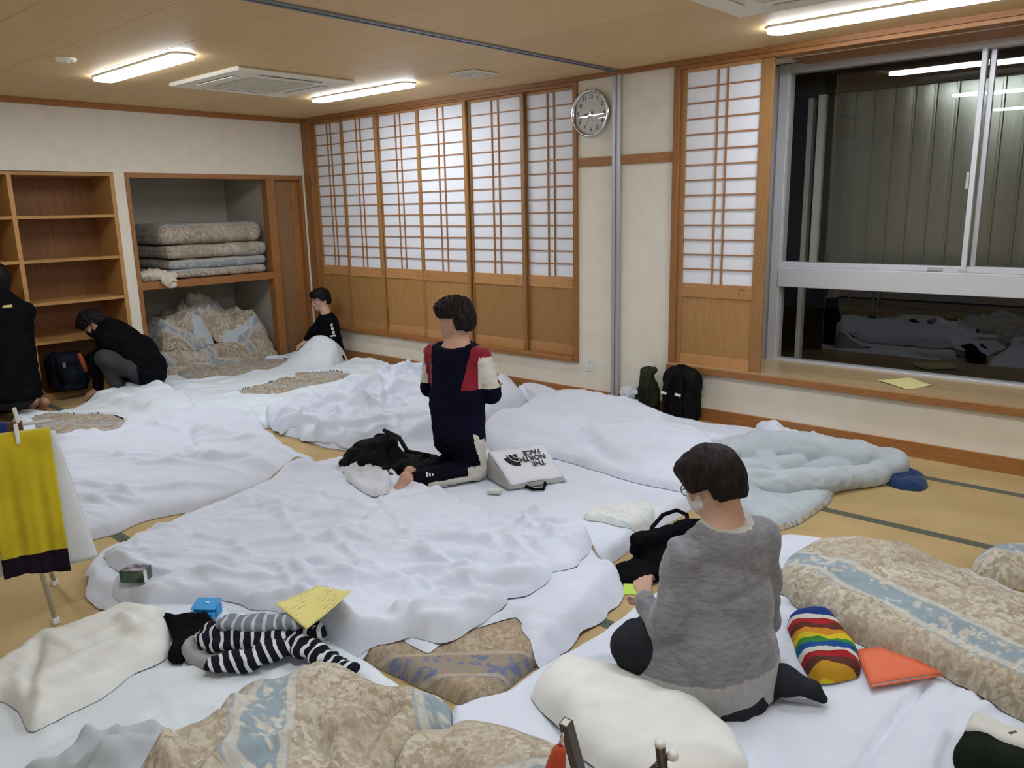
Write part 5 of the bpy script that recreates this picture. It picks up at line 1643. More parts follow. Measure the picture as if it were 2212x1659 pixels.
# ---------------------------------------------------------------- boy in glasses at the far corner
def far_boy():
    h = nrm(-RH * .80 - FH * .60); rt = np.array([h[1], -h[0], 0])
    bz = .01
    D0 = 8.25
    hip = atd(718, 772, D0); hip[2] = max(hip[2], .12)
    hd = Head(atd(692, 646, D0), -RH * .72 - FH * .68 - ZZ * .08, ZZ, .93)
    root = empty('person', (hip[0], hip[1], bz), 'person in glasses and a black sweatshirt with white marks, sitting in the far corner', 'person')
    neck = atd(704, 677, D0 + .01); chest = atd(708, 700, D0); mid = atd(712, 735, D0)
    lt = -rt
    sl, sr = chest + lt * .125 + ZZ * .025, chest - lt * .125 + ZZ * .025
    el, wl = atd(727, 733, D0 - .10), atd(684, 744, D0 - .26)
    er, wr_ = atd(672, 722, D0 + .0), atd(663, 735, D0 - .16)
    kl, kr = hip + h * .24 + lt * .15, hip + h * .24 - lt * .15
    kl[2] = kr[2] = .10
    lo, hi = lims([hd.c, sl, sr, el, wl, er, wr_, kl, kr, hip], .19); lo[2] = -.01
    B = SDF(lo, hi, .008)
    hd.skin(B)
    B.cone(hd.p(0, -.03, -.06), neck, .045, .05, k=.03).cone(neck, chest, .05, .10, k=.04, flat=(h, 1.3)).cone(chest, mid, .11, .10, k=.04, flat=(h, 1.3)).cone(mid, hip, .10, .11, k=.04)
    for a, b, c in ((sl, el, wl), (sr, er, wr_)):
        B.cone(chest, a, .05, .042, k=.03).cone(a, b, .038, .032, k=.02).cone(b, c, .032, .025, k=.01)
    add_hand(B, wl, h * .6 - RH * .5 - ZZ * .5, ZZ + h * .3, 1, .6, 1.05); add_hand(B, wr_, h - ZZ * .5, ZZ, -1, .6, 1.0)
    for q in (kl, kr):
        B.cone(hip, q, .075, .055, k=.03).cone(q, q - h * .25 + rt * 0 - ZZ * .04, .05, .04, k=.01)
    sdf_obj('body', B, M['skin_pale'], root)
    hd.face(root)
    hd.hair(root, M['hair'], vol=.020, fringe=.030, nape=-.070, side=-.01, amp=.006, seed=9.0, vox=.006)
    hd.glasses(root)
    S = SDF(lo, hi, .008)
    S.cone(chest, mid, .135, .135, k=.03, flat=(h, 1.25)).cone(mid, hip + ZZ * .01, .135, .145, k=.03, flat=(h, 1.15)).cone(neck - ZZ * .015, chest, .055, .10, k=.03)
    for a, b, c in ((sl, el, wl), (sr, er, wr_)):
        S.cone(neck - ZZ * .03, a, .045, .058, k=.03).cone(a, b, .058, .050, k=.02).cone(b, c, .050, .038, k=.012)
    S.plane(hip + ZZ * .0, -ZZ); S.plane(neck + ZZ * .01, ZZ + h * .2)
    S.rough(.005, 14, 37, (1, 1, 1.4), True)
    sdf_obj('sweatshirt', S, M['blackcloth'], root)
    S = SDF(lo, hi, .009)
    S.ell(hip, (.14, .12, .11), np.array([rt, h, ZZ]), k=0)
    for q in (kl, kr):
        S.cone(hip, q, .09, .075, k=.03).cone(q, q - h * .25 - ZZ * .03, .07, .055, k=.02)
    S.plane((0, 0, bz + .004), -ZZ)
    sdf_obj('trousers', S, M['blackcloth'], root)
    # white marks down the sleeve and band along the forearm
    o = np.array(root.location)
    out_ = nrm(-FH * .9 + RH * .15 + ZZ * .1)
    def mark(c, w, hh):
        c = np.array(c) - o
        bm = bmesh.new(); add_box(bm, (-w / 2, -.004, -hh / 2), (w / 2, .004, hh / 2), .0015)
        e = bm_obj('sleeve_mark', bm, M['print_w'], root); e.location = c; e.rotation_euler = (0, .12, math.atan2(RH[1], RH[0]))
    for t_ in (.12, .34, .56, .78):
        c = sl + (el - sl) * t_ + out_ * (.0605 - .006 * t_) - RH * .012
        mark(c, .026 if t_ > .2 else .020, .026)
    for t_ in (.08, .42, .72):
        c = el + (wl - el) * t_ + ZZ * (.044 - .008 * t_) + out_ * .018
        e0 = c - o
        bm = bmesh.new(); add_tube(bm, [Vector(e0), Vector(e0 + (wl - el) * .20)], .010, 6); bm_obj('sleeve_mark', bm, M['print_w'], root, True)
    return root
far_boy()

# ---------------------------------------------------------------- figure cut by the left edge
def left_person():
    h = nrm(-RH * .9 + FH * .42); rt = np.array([h[1], -h[0], 0])
    D0 = 6.18; bz = .004
    hip = atd(22, 835, D0); hd = Head(atd(-12, 602, D0), h, ZZ, 1.0)
    root = empty('person', (hip[0], hip[1], bz), 'person in a black jacket kneeling with bare soles, cut off by the left edge', 'person')
    neck = atd(0, 640, D0); chest = atd(8, 690, D0); mid = atd(15, 770, D0)
    sl, sr = chest - rt * .16 + ZZ * .04, chest + rt * .16 + ZZ * .04
    el, er = sl - ZZ * .26 + h * .03, sr - ZZ * .26 + h * .03
    wl, wr_ = el + h * .22, er + h * .22
    kl, kr = hip + h * .36 - rt * .11, hip + h * .36 + rt * .11; kl[2] = kr[2] = .09
    f1, f2 = at(72, 882, .03), at(98, 880, .03)
    lo, hi = lims([hd.c, sl, sr, el, er, wl, wr_, kl, kr, f1, f2, hip], .2); lo[2] = -.01
    B = SDF(lo, hi, .0095)
    hd.skin(B)
    B.cone(hd.p(0, -.03, -.06), neck, .05, .055, k=.03).cone(neck, chest, .06, .12, k=.04).cone(chest, mid, .13, .13, k=.04).cone(mid, hip, .13, .13, k=.04)
    for a, b, c in ((sl, el, wl), (sr, er, wr_)):
        B.cone(chest, a, .06, .05, k=.03).cone(a, b, .045, .036, k=.02).cone(b, c, .036, .026, k=.01); add_hand(B, c, h, ZZ, 1, .6)
    for hp, kn, ft in ((hip - rt * .09, kl, f1), (hip + rt * .09, kr, f2)):
        B.cone(hp, kn, .08, .06, k=.03); an = ft + h * .14 + ZZ * .03; B.cone(kn, an, .055, .04, k=.02)
        B.cone(an, ft + ZZ * .045, .038, .036, k=.02).cone(ft + ZZ * .045, ft + h * .02, .036, .026, k=.015)
    sdf_obj('body', B, M['skin'], root)
    hd.face(root); hd.hair(root, M['hair'], vol=.022, seed=12., vox=.008); hd.facemask(root, mat('pale_blue_mask', (.45, .52, .58), .8))
    S = SDF(lo, hi, .0095)
    S.cone(chest, mid, .185, .20, k=.03, flat=(h, 1.15)).cone(mid, hip - ZZ * .06, .20, .22, k=.04, flat=(h, 1.05)).cone(neck, chest, .08, .14, k=.03)
    for a, b, c in ((sl, el, wl), (sr, er, wr_)):
        S.cone(neck, a, .06, .085, k=.03).cone(a, b, .082, .070, k=.02).cone(b, c, .068, .05, k=.012)
    S.plane((0, 0, hip[2] - .10), -ZZ); S.rough(.009, 9, 41, (1, 1, 1.4), True)
    sdf_obj('jacket', S, M['blackcloth'], root)
    S = SDF(lo, hi, .0095)
    S.ell(hip - ZZ * .06, (.19, .17, .13), np.array([rt, h, ZZ]), k=0)
    for hp, kn, ft in ((hip - rt * .09, kl, f1), (hip + rt * .09, kr, f2)):
        S.cone(hp, kn, .10, .08, k=.03).cone(kn, ft + h * .13 + ZZ * .04, .08, .06, k=.03)
    S.plane((0, 0, bz + .004), -ZZ)
    sdf_obj('trousers', S, M['charcoal'], root)
    o = np.array(root.location)
    c = atd(16, 662, D0 - .22) - o
    e = box('chest_badge', (-.035, -.006, -.010), (.035, .006, .010), M['paper_y'], root, .003); e.location = c; e.rotation_euler = (0, -.1, math.atan2(RH[1], RH[0]))
    return root
left_person()

# ================================================================== SMALL THINGS
def blob(name, parts, m, vox=.006, rough=None, parent=None, cut=None, org=None, rot=0.0, useed=0.0, **tg):
    """soft solid from ellipsoids ('e', c, r[, R]), capsules ('c', a, b, ra, rb) and rounded boxes ('b', c, half, R, rad)"""
    pts = []
    for p in parts:
        if p[0] == 'c': pts += [np.array(p[1]) - max(p[3], p[4]), np.array(p[1]) + max(p[3], p[4]), np.array(p[2]) - max(p[3], p[4]), np.array(p[2]) + max(p[3], p[4])]
        else: e = np.linalg.norm(p[2]) if p[0] == 'b' else max(p[2]); pts += [np.array(p[1]) - e, np.array(p[1]) + e]
    lo, hi = lims(pts, .03)
    S = SDF(lo, hi, vox)
    for p in parts:
        if p[0] == 'e': S.ell(p[1], p[2], p[3] if len(p) > 3 else None, k=.02)
        elif p[0] == 'c': S.cone(p[1], p[2], p[3], p[4], k=.015)
        else: S.box(p[1], p[2], p[3], p[4], k=.015)
    if cut is not None: S.plane(cut, -ZZ)
    for r_ in (rough or []): S.rough(*r_)
    return sdf_obj(name, S, m, parent, org, rot=rot, useed=useed, **tg)

def slab(name, corners, th, m, parent=None, nx=14, ny=10, wave=None, org=None):
    """thin solid sheet spanned by four corners (A,B,C,D going round); wave(s,t)->height"""
    A, B, C_, D_ = [np.array(c, float) for c in corners]
    org = (A + B + C_ + D_) / 4 if org is None else np.array(org, float)
    n0 = nrm(np.cross(B - A, D_ - A))
    if n0[2] < 0: n0 = -n0
    bm = bmesh.new(); top, bot = [], []
    for j in range(ny + 1):
        for i in range(nx + 1):
            s_, t_ = i / nx, j / ny
            p = A * (1 - s_) * (1 - t_) + B * s_ * (1 - t_) + C_ * s_ * t_ + D_ * (1 - s_) * t_ - org
            w = n0 * (wave(s_, t_) if wave else 0)
            top.append(bm.verts.new(Vector(p + w + n0 * th))); bot.append(bm.verts.new(Vector(p + w)))
    W = nx + 1
    for j in range(ny):
        for i in range(nx):
            a, b, c, d = j * W + i, j * W + i + 1, (j + 1) * W + i + 1, (j + 1) * W + i
            bm.faces.new((top[a], top[b], top[c], top[d])); bm.faces.new((bot[d], bot[c], bot[b], bot[a]))
    ed = [i for i in range(nx + 1)] + [j * W + nx for j in range(1, ny + 1)] + [ny * W + i for i in range(nx - 1, -1, -1)] + [j * W for j in range(ny - 1, 0, -1)]
    for a, b in zip(ed, ed[1:] + ed[:1]):
        bm.faces.new((top[b], top[a], bot[a], bot[b]))
    bmesh.ops.recalc_face_normals(bm, faces=bm.faces)
    uvl = bm.loops.layers.uv.new('cloth')
    ax, ay = nrm(B - A), nrm(D_ - A)
    for f in bm.faces:
        for l in f.loops:
            q = np.array(l.vert.co) + org - A
            l[uvl].uv = (q @ ax, q @ ay)
    o = bm_obj(name, bm, m, parent, True)
    o.location = Vector(org) - (parent.location if parent else Vector((0, 0, 0)))
    return o

# ---- black backpack beside the kneeling boy
def W3(u, v, z): return at(u, v, z)
M['packblack'] = fabric('black_pack_nylon', (0.0055, 0.0055, 0.0055), .25, 300, .6)
M['packgrey'] = fabric('grey_mesh', (0.085, 0.083, 0.08), .2, 200, .8)
zb = .085
bp = empty('backpack', tuple(W3(840, 1035, zb)), 'black backpack lying on the white futon at the kneeling boy\'s left', 'backpack')
c1, c2 = W3(808, 992, zb + .07), W3(905, 1008, zb + .04)
ax = nrm((c2 - c1) * [1, 1, 0]); ay = np.array([-ax[1], ax[0], 0])
Rb = np.array([ax, ay, ZZ])
blob('body', [('e', c1 + ZZ * .02, (.16, .15, .10), Rb), ('e', c1 + ax * .06 + ZZ * .09, (.09, .09, .065), Rb), ('e', c2, (.20, .14, .065), Rb), ('e', c1 - ax * .13 - ZZ * .02, (.075, .11, .05), Rb), ('e', (c1 + c2) / 2, (.15, .15, .06), Rb)],
     M['packblack'], .007, [(.012, 11, 3, (1, 1, 1), True), (.004, 30, 5, (1, 1, 1), True)], bp, cut=(0, 0, zb - .002))
o = np.array(bp.location)
for k in range(5):
    q = W3(806 + k * 9, 1000 + k * 7, zb + .07 - .004 * k)
    blob('pocket_mesh', [('e', q, (.024, .009, .022), np.array([nrm(FH * .4 + RH), nrm(RH * .4 - FH), ZZ]))], fabric('brown_mesh', (.075, .05, .032)), .0045, parent=bp)
tube('shoulder_strap', [W3(830, 930, zb + .16) - o, W3(862, 945, zb + .16) - o, W3(880, 975, zb + .12) - o, W3(930, 985, zb + .10) - o], .013, M['packblack'], bp, 8)
tube('shoulder_strap', [W3(780, 1018, zb + .02) - o, W3(815, 1032, zb + .02) - o, W3(838, 1045, zb + .01) - o, W3(840, 1052, zb + .01) - o], .006, M['packblack'], bp, 8)
lb = box('care_label', (-.022, -.003, -.012), (.022, .003, .012), M['print_w'], bp, .001); lb.location = Vector(W3(856, 990, zb + .085) - o - FH * .05); lb.rotation_euler = (.9, .3, math.atan2(RH[1], RH[0]))

# ---- tote bag, lying face up, upside down to us
TA, TB, TC_, TD = W3(1054, 977, .245), W3(1174, 958, .245), W3(1217, 1030, .110), W3(1104, 1048, .110)
tb = empty('tote_bag', tuple((TA + TB + TC_ + TD) / 4 * [1, 1, 0] + [0, 0, .085]), 'white cloth tote bag with black lettering and black handle beside the kneeling boy', 'bag')
dome = lambda s_, t_: .014 * (1 - (2 * s_ - 1) ** 4) * (1 - (2 * t_ - 1) ** 4) + .004 * math.sin(9 * s_ + 4 * t_)
slab('front', (TA, TB, TC_, TD), .004, fabric('white_tote_cloth', (.64, .65, .70), .02), tb, 20, 16, dome)
bm = bmesh.new()
tdn = -FH * .05
up_ = [Vector(q_ - np.array(tb.location)) for q_ in (TA, TB, TC_, TD)]
lo_ = [Vector(np.array([q_[0], q_[1], .084]) - np.array(tb.location)) for q_ in (TA + FH * .05 - RH * .02, TB + FH * .05, TC_ + RH * .02, TD - RH * .015)]
a_ = [bm.verts.new(q_ - Vector((0, 0, .003))) for q_ in up_]; b_ = [bm.verts.new(q_) for q_ in lo_]
for k in range(4): bm.faces.new((a_[k], a_[(k + 1) % 4], b_[(k + 1) % 4], b_[k]))
bm.faces.new(a_[::-1]); bm.faces.new(b_)
bmesh.ops.subdivide_edges(bm, edges=bm.edges[:], cuts=3, use_grid_fill=True)
bm_obj('body', bm, fabric('tote_side_cloth', (.38, .38, .36), .06), tb, True)
tx, ty = nrm(TA - TB), nrm(TD - TA)
tn = nrm(np.cross(tx, ty)); ty = np.cross(tn, tx)
if tn[2] < 0: tn = -tn
def tote_mtx(s_, t_, lift=.0072):
    p = TA * (1 - s_) * (1 - t_) + TB * s_ * (1 - t_) + TC_ * s_ * t_ + TD * (1 - s_) * t_ + tn * (dome(s_, t_) + lift)
    p = p - np.array(tb.location)
    # text reads from right to left in the picture, its top towards us
    return Matrix(((tx[0], ty[0], tn[0], p[0]), (tx[1], ty[1], tn[1], p[1]), (tx[2], ty[2], tn[2], p[2]), (0, 0, 0, 1)))
wdt, hgt = np.linalg.norm(TB - TA), np.linalg.norm(TD - TA)
ls = .036
for i, wd_ in enumerate(('THE', 'NORTH', 'FACE')):
    cu_m = tote_mtx((.665, .62, .665)[i], .585 - .165 * i)
    text_mesh('lettering', wd_, .044, M['ink'], tb, cu_m, .0006, bold=.0013)
# quarter dome with two inner arcs
bm = bmesh.new()
def arc_band(r0, r1):
    n = 14
    a = [bm.verts.new((r0 * math.cos(q), r0 * math.sin(q), 0)) for q in [math.pi / 2 * i / n for i in range(n + 1)]]
    b = [bm.verts.new((r1 * math.cos(q), r1 * math.sin(q), 0)) for q in [math.pi / 2 * i / n for i in range(n + 1)]]
    for i in range(n): bm.faces.new((a[i], a[i + 1], b[i + 1], b[i]))
R0 = .085
arc_band(R0 * .02, R0 * .30); arc_band(R0 * .36, R0 * .58); arc_band(R0 * .64, R0)
bmesh.ops.solidify(bm, geom=bm.faces[:], thickness=.0008)
m4 = tote_mtx(.405, .22, .0075)
bmesh.ops.transform(bm, matrix=m4, verts=bm.verts)
bm_obj('emblem', bm, M['ink'], tb)
o = np.array(tb.location)
tube('handle', [W3(1110, 1040, .092) - o, W3(1130, 1048, .089) - o, W3(1152, 1057, .088) - o, W3(1174, 1056, .089) - o, W3(1178, 1045, .092) - o, W3(1170, 1030, .10) - o], .0085, M['blackcloth'], tb, 8)

# ---- little things on the middle futon
sb = empty('paper_packet', tuple(W3(1069, 1064, .084)), 'small white paper packet on the futon below the tote bag', 'packet')
e = box('box', (-.034, -.024, 0), (.034, .024, .016), mat('grey_white_card', (.52, .52, .49), .7), sb, .002); e.rotation_euler = (0, 0, .5); e.location = (0, 0, .008)
e = box('lid_flap', (-.034, -.012, 0), (.034, .012, .002), M['print_w'], sb); e.rotation_euler = (.1, 0, .5); e.location = (0, 0, .017)
drape('pouch', [(738, 1012), (792, 1030), (828, 1040), (845, 1062), (836, 1090), (814, 1094), (782, 1078), (748, 1046)], M['bag_white'], .08, .030, .04, .009, wr=[(.022, .07, 1.0, 2), (.01, .035, .4, 2)], seed=71,
      label='thin greyish white pouch in front of the black backpack', cat='pouch')
drape('towel', [(1258, 1118), (1275, 1104), (1310, 1100), (1345, 1094), (1400, 1094), (1413, 1106), (1408, 1128), (1380, 1140), (1340, 1138), (1300, 1126), (1270, 1124)], floral('pale_towel_print', (.66, .66, .62), (.60, .62, .60), (.70, .70, .68), (.50, .60, .64), (.62, .66, .66), .09, .25),
      .08, .030, .03, .008, wr=[(.016, .05, .4, 2)], seed=72, label='small folded white towel with pale blue marks near the black handbag', cat='towel')

# ---- black handbag of the person in grey
hb = empty('handbag', tuple(W3(1425, 1250, .01)), 'black handbag with raised handles standing at the left of the person in grey', 'bag')
o = np.array(hb.location)
pA, pB = W3(1362, 1192, .09), W3(1500, 1150, .10)
hx = nrm((pB - pA) * [1, 1, 0]); hy = np.array([-hx[1], hx[0], 0]); Rh = np.array([hx, hy, ZZ])
blob('body', [('b', (pA + pB) / 2 + ZZ * .02 - hy * .01, (np.linalg.norm(pB - pA) / 2, .04, .055), Rh, .03), ('e', W3(1375, 1238, .03), (.13, .09, .05), Rh), ('e', W3(1440, 1215, .03), (.13, .08, .06), Rh)],
     M['blackcloth'], .006, [(.008, 14, 6, (1, 1, 1), True)], hb, cut=(0, 0, .006))
tube('handle', [W3(1404, 1172, .13) - o, W3(1408, 1140, .16) - o, W3(1432, 1112, .175) - o, W3(1462, 1102, .18) - o, W3(1484, 1112, .17) - o, W3(1486, 1150, .12) - o], .0095, M['blackcloth'], hb, 8)
tube('handle', [W3(1440, 1160, .17) - o, W3(1470, 1138, .19) - o, W3(1495, 1124, .195) - o, W3(1512, 1124, .19) - o, W3(1520, 1140, .17) - o], .0095, M['navy'], hb, 8)

# ---- box, wallet, paper, striped clothes on the front left bedding
hz1 = lambda u, v, z0=.08: hz(*at(u, v, z0)[:2])
q = at(297, 1266, .085); z = hz(q[0], q[1])
tbx = empty('tissue_box', (q[0], q[1], z - .004), 'small dark green box with a mauve top on the white quilt near the towel rack', 'box')
mgx = mat('printed_green_card', (.04, .09, .06), .35)
t = NT(mgx); v = t.coord('Object'); n1 = t.noise(v, 22, 2, .5, .4)
t.l(t.ramp(n1, [(.35, (.015, .035, .022)), (.5, (.05, .12, .10)), (.62, (.10, .11, .045)), (.75, (.16, .20, .17))]), t.b.inputs['Base Color'])
mtx_ = mat('printed_mauve_card', (.22, .20, .25), .25)
t = NT(mtx_); v = t.coord('Object'); n1 = t.noise(v, 26, 2)
t.l(t.ramp(n1, [(.4, (.06, .06, .07)), (.55, (.28, .25, .33)), (.7, (.40, .38, .45))]), t.b.inputs['Base Color'])
e = box('carton', (-.050, -.033, 0), (.050, .033, .052), mgx, tbx, .002)
e.rotation_euler = (0, 0, .66); e.location = (0, 0, .026)
e = box('top_print', (-.046, -.029, 0), (.046, .029, .0015), mtx_, tbx); e.rotation_euler = (0, 0, .66); e.location = (0, 0, .0528)
e = box('end_strip', (.0505, -.033, .0), (.0515, -.010, .052), M['print_w'], tbx); e.rotation_euler = (0, 0, .66)
e.location = (.051 * math.cos(.66) + .021 * math.sin(.66), .051 * math.sin(.66) - .021 * math.cos(.66), .026)

q = at(446, 1322, .10); z = max(hz(q[0], q[1]) + .004, .085)
bw_ = empty('wallet', (q[0], q[1], z), 'small bright blue box-shaped case with a white emblem beside the striped clothes', 'case')
mb = mat('bright_blue_vinyl', (.02, .27, .62), .4)
RZ = .62
def wpart(n, c, half, rx, m, bev=.002):
    e = box(n, tuple(-np.array(half)), tuple(half), m, bw_, bev)
    e.rotation_euler = (rx, 0, RZ)
    e.location = (c[0] * math.cos(RZ) - c[1] * math.sin(RZ), c[0] * math.sin(RZ) + c[1] * math.cos(RZ), c[2]); return e
wpart('case', (0, .012, .020), (.046, .022, .020), 0, mb)
wpart('flap', (0, .004, .046), (.047, .034, .0025), .22, mb)
wpart('front_strip', (0, -.034, .022), (.046, .012, .010), -.15, mb)
ez = wpart('emblem', (.004, .008, .0505), (.007, .006, .0006), .22, mat('pale_blue_print', (.30, .62, .85), .5), 0)

mp2 = mat('written_yellow_paper', (.70, .64, .24), .85)
t = NT(mp2); uv = t.coord('UV')
sp = t.n('ShaderNodeSeparateXYZ'); t.l(uv, sp.inputs[0])
row = t.math('FRACT', t.math('MULTIPLY', sp.outputs['Y'], 46.0))
inrow = t.math('MULTIPLY', t.math('GREATER_THAN', row, .35), t.math('LESS_THAN', row, .72))
mpn = t.n('ShaderNodeMapping'); mpn.inputs['Scale'].default_value = (260, 46, 1); t.l(uv, mpn.inputs['Vector'])
nn = t.noise(mpn.outputs[0], 1.0, 2)
mpb = t.n('ShaderNodeMapping'); mpb.inputs['Scale'].default_value = (14, 10, 1); t.l(uv, mpb.inputs['Vector'])
nb = t.noise(mpb.outputs[0], 1.0, 1)
msk = t.math('MULTIPLY', t.math('MULTIPLY', inrow, t.math('GREATER_THAN', nn, .5)), t.math('GREATER_THAN', nb, .47))
t.l(t.mix(t.math('MULTIPLY', msk, .55), (.70, .64, .24), (.28, .25, .10)), t.b.inputs['Base Color'])
def paper_sheet(pts, z, m, label, curl=.012, name='paper', lift=.004):
    cs = []
    for (u, v) in pts:
        p = at(u, v, z); p[2] = max(hz(p[0], p[1]), z - .03) + lift if z < .3 else z
        cs.append(p)
    if z < .3:
        up = 0.0
        for i in range(9):
            for j in range(9):
                s_, t_ = i / 8, j / 8
                q_ = cs[0] * (1 - s_) * (1 - t_) + cs[1] * s_ * (1 - t_) + cs[2] * s_ * t_ + cs[3] * (1 - s_) * t_
                up = max(up, hz(q_[0], q_[1]) + .003 - q_[2] - curl * (abs(s_ - .45) ** 1.5 * 1.6) * .5)
        d_ = nrm(CAM - sum(cs) / 4)
        cs = [c_ + d_ * (up * .8 / d_[2]) for c_ in cs]
    r = empty(name, tuple(sum(cs) / 4), label, 'paper')
    slab('sheet', cs, .0009, m, r, 16, 12, lambda s_, t_: curl * (abs(s_ - .45) ** 1.5 * 1.6 + .25 * math.sin(5 * t_ + 2 * s_)))
    return r
paper_sheet([(598, 1303), (688, 1276), (758, 1312), (662, 1345)], .12, mp2, 'creased yellow sheet of writing on the white quilt above the striped clothes', .007, lift=.008)
mp3 = mat('blank_yellow_paper', (.66, .60, .26), .8)
paper_sheet([(1893, 822), (1965, 816), (2012, 833), (1962, 842)], .402, mp3, 'yellow sheet of paper lying on the window sill', .006)

def stripes(name, dark, light, period, duty, along=0, dark2=None):
    m = mat(name, dark, .9, spec=.1)
    t_ = NT(m); uv_ = t_.coord('UV'); s_ = t_.n('ShaderNodeSeparateXYZ'); t_.l(uv_, s_.inputs[0])
    w_ = t_.noise(uv_, 9, 2)
    a_ = t_.math('ADD', s_.outputs[along], t_.math('MULTIPLY', w_, .022))
    f_ = t_.math('FRACT', t_.math('DIVIDE', a_, period))
    t_.l(t_.ramp(f_, [(0, light), (duty, light), (duty + .04, dark)], 'CONSTANT'), t_.b.inputs['Base Color'])
    return m
M['st_navy'] = stripes('navy_white_stripes', (.010, .010, .018), (.60, .62, .66), .036, .27)
M['st_grey'] = stripes('grey_white_stripes', (.17, .20, .235), (.44, .47, .50), .036, .25)
sg = at(560, 1400, .08)
cg = empty('striped_shirt', tuple(sg), 'rumpled navy and white striped top thrown on the front left futon', 'shirt')
def cap(name, a, b, ra, rb, m, fl=1.0, amp=.007, seed=1, mid=None):
    pts = [np.array(a), np.array(b)] if mid is None else [np.array(a), np.array(mid), np.array(b)]
    lo, hi = lims(pts, max(ra, rb) * 1.6 + .03)
    S = SDF(lo, hi, .0055)
    for p, q_, i in zip(pts, pts[1:], range(9)):
        S.cone(p, q_, ra + (rb - ra) * i / (len(pts) - 1), ra + (rb - ra) * (i + 1) / (len(pts) - 1), k=.02, flat=(ZZ, fl))
    S.rough(amp, 16, seed, (1, 1, 1), True)
    d = pts[-1] - pts[0]
    return sdf_obj(name, S, m, cg, rot=math.atan2(d[1], d[0]))
cap('back', at(474, 1374, .11), at(660, 1372, .11), .078, .070, M['st_navy'], 1.7, .013, 1, at(560, 1374, .115))
cap('yoke', at(496, 1346, .155), at(636, 1344, .160), .050, .048, M['st_grey'], 1.9, .010, 2)
cap('sleeve', at(470, 1436, .095), at(600, 1400, .11), .044, .056, M['st_navy'], 1.7, .013, 3, at(530, 1425, .10))
cap('sleeve', at(640, 1388, .11), at(756, 1446, .095), .056, .030, M['st_navy'], 1.6, .013, 4, at(690, 1412, .10))
cap('collar', at(640, 1360, .135), at(680, 1366, .125), .028, .022, M['st_navy'], 1.2, .008, 6)
drape('garment', [(358, 1350), (395, 1340), (450, 1335), (458, 1352), (430, 1385), (408, 1402), (390, 1425), (362, 1418), (372, 1390), (362, 1372)], M['blackcloth'], .08, .035, .03, .009, wr=[(.014, .06, .8, 2)], seed=74,
      label='black garment heaped between the cream pillow and the striped top', cat='clothing')
drape('garment', [(398, 1400), (432, 1375), (470, 1350), (490, 1370), (500, 1415), (480, 1440), (440, 1440), (405, 1430), (392, 1418)], fabric('mid_grey_jersey', (.30, .30, .30), .08), .08, .030, .03, .009, wr=[(.014, .06, .3, 2)], seed=75,
      label='mid grey garment under the striped top', cat='clothing')

# ---- rainbow bag and orange folder
cols = [(.012, .04, .19), (.55, .55, .52), (.33, .018, .022), (.10, .03, .02), (.52, .22, .02), (.55, .44, .02), (.035, .20, .035), (.012, .07, .24), (.55, .55, .50), (.30, .015, .022), (.09, .03, .022), (.46, .24, .02), (.55, .46, .02), (.22, .24, .03)]
rba, rbb = at(1748, 1322, .10), at(1806, 1466, .09)
ang = math.atan2((rbb - rba)[1], (rbb - rba)[0]); Lr = np.linalg.norm((rbb - rba)[:2])
u0 = rba[0] * math.cos(ang) + rba[1] * math.sin(ang) + rba[2] * .35
mr_ = mat('rainbow_stripes', (.5, .5, .5), .85, spec=.15)
t = NT(mr_); uv = t.coord('UV'); sp = t.n('ShaderNodeSeparateXYZ'); t.l(uv, sp.inputs[0])
wob = t.noise(uv, 7, 2)
a_ = t.math('ADD', t.math('DIVIDE', t.math('SUBTRACT', sp.outputs['X'], float(u0) - .012), float(Lr) + .03), t.math('MULTIPLY', t.math('SUBTRACT', wob, .5), .14))
t.l(t.ramp(a_, [(min(.99, k / len(cols)), c) for k, c in enumerate(cols)], 'CONSTANT'), t.b.inputs['Base Color'])
drape('drawstring_bag', [(1700, 1352), (1714, 1334), (1768, 1326), (1806, 1342), (1832, 1382), (1854, 1412), (1852, 1464), (1766, 1474), (1730, 1436), (1714, 1392)], mr_, .07, .055, .06, .0085, wr=[(.012, .07, ang + 1.57, 2), (.006, .035, .4, 2)], seed=77, rot=ang, base=.067, bridge=0,
      label='rainbow striped drawstring bag beside the person in grey', cat='bag')
ofl = empty('folder', tuple(at(1940, 1440, .08)), 'bright orange paper folder next to the rainbow bag', 'folder')
mo = mat('orange_card', (.66, .135, .055), .6)
zc = .082
slab('back_cover', [at(1850, 1408, zc), at(1926, 1400, zc), at(2038, 1460, zc), at(1880, 1486, zc)], .0016, mo, ofl, 8, 6)
slab('front_cover', [at(1850, 1404, zc + .004), at(1926, 1397, zc + .004), at(2036, 1454, zc + .005), at(1880, 1480, zc + .004)], .0016, mo, ofl, 8, 6, lambda s_, t_: .003 * math.sin(3 * s_))
slab('sheet', [at(1856, 1407, zc + .002), at(1926, 1400, zc + .002), at(2030, 1456, zc + .002), at(1882, 1482, zc + .002)], .001, M['print_w'], ofl, 4, 4)

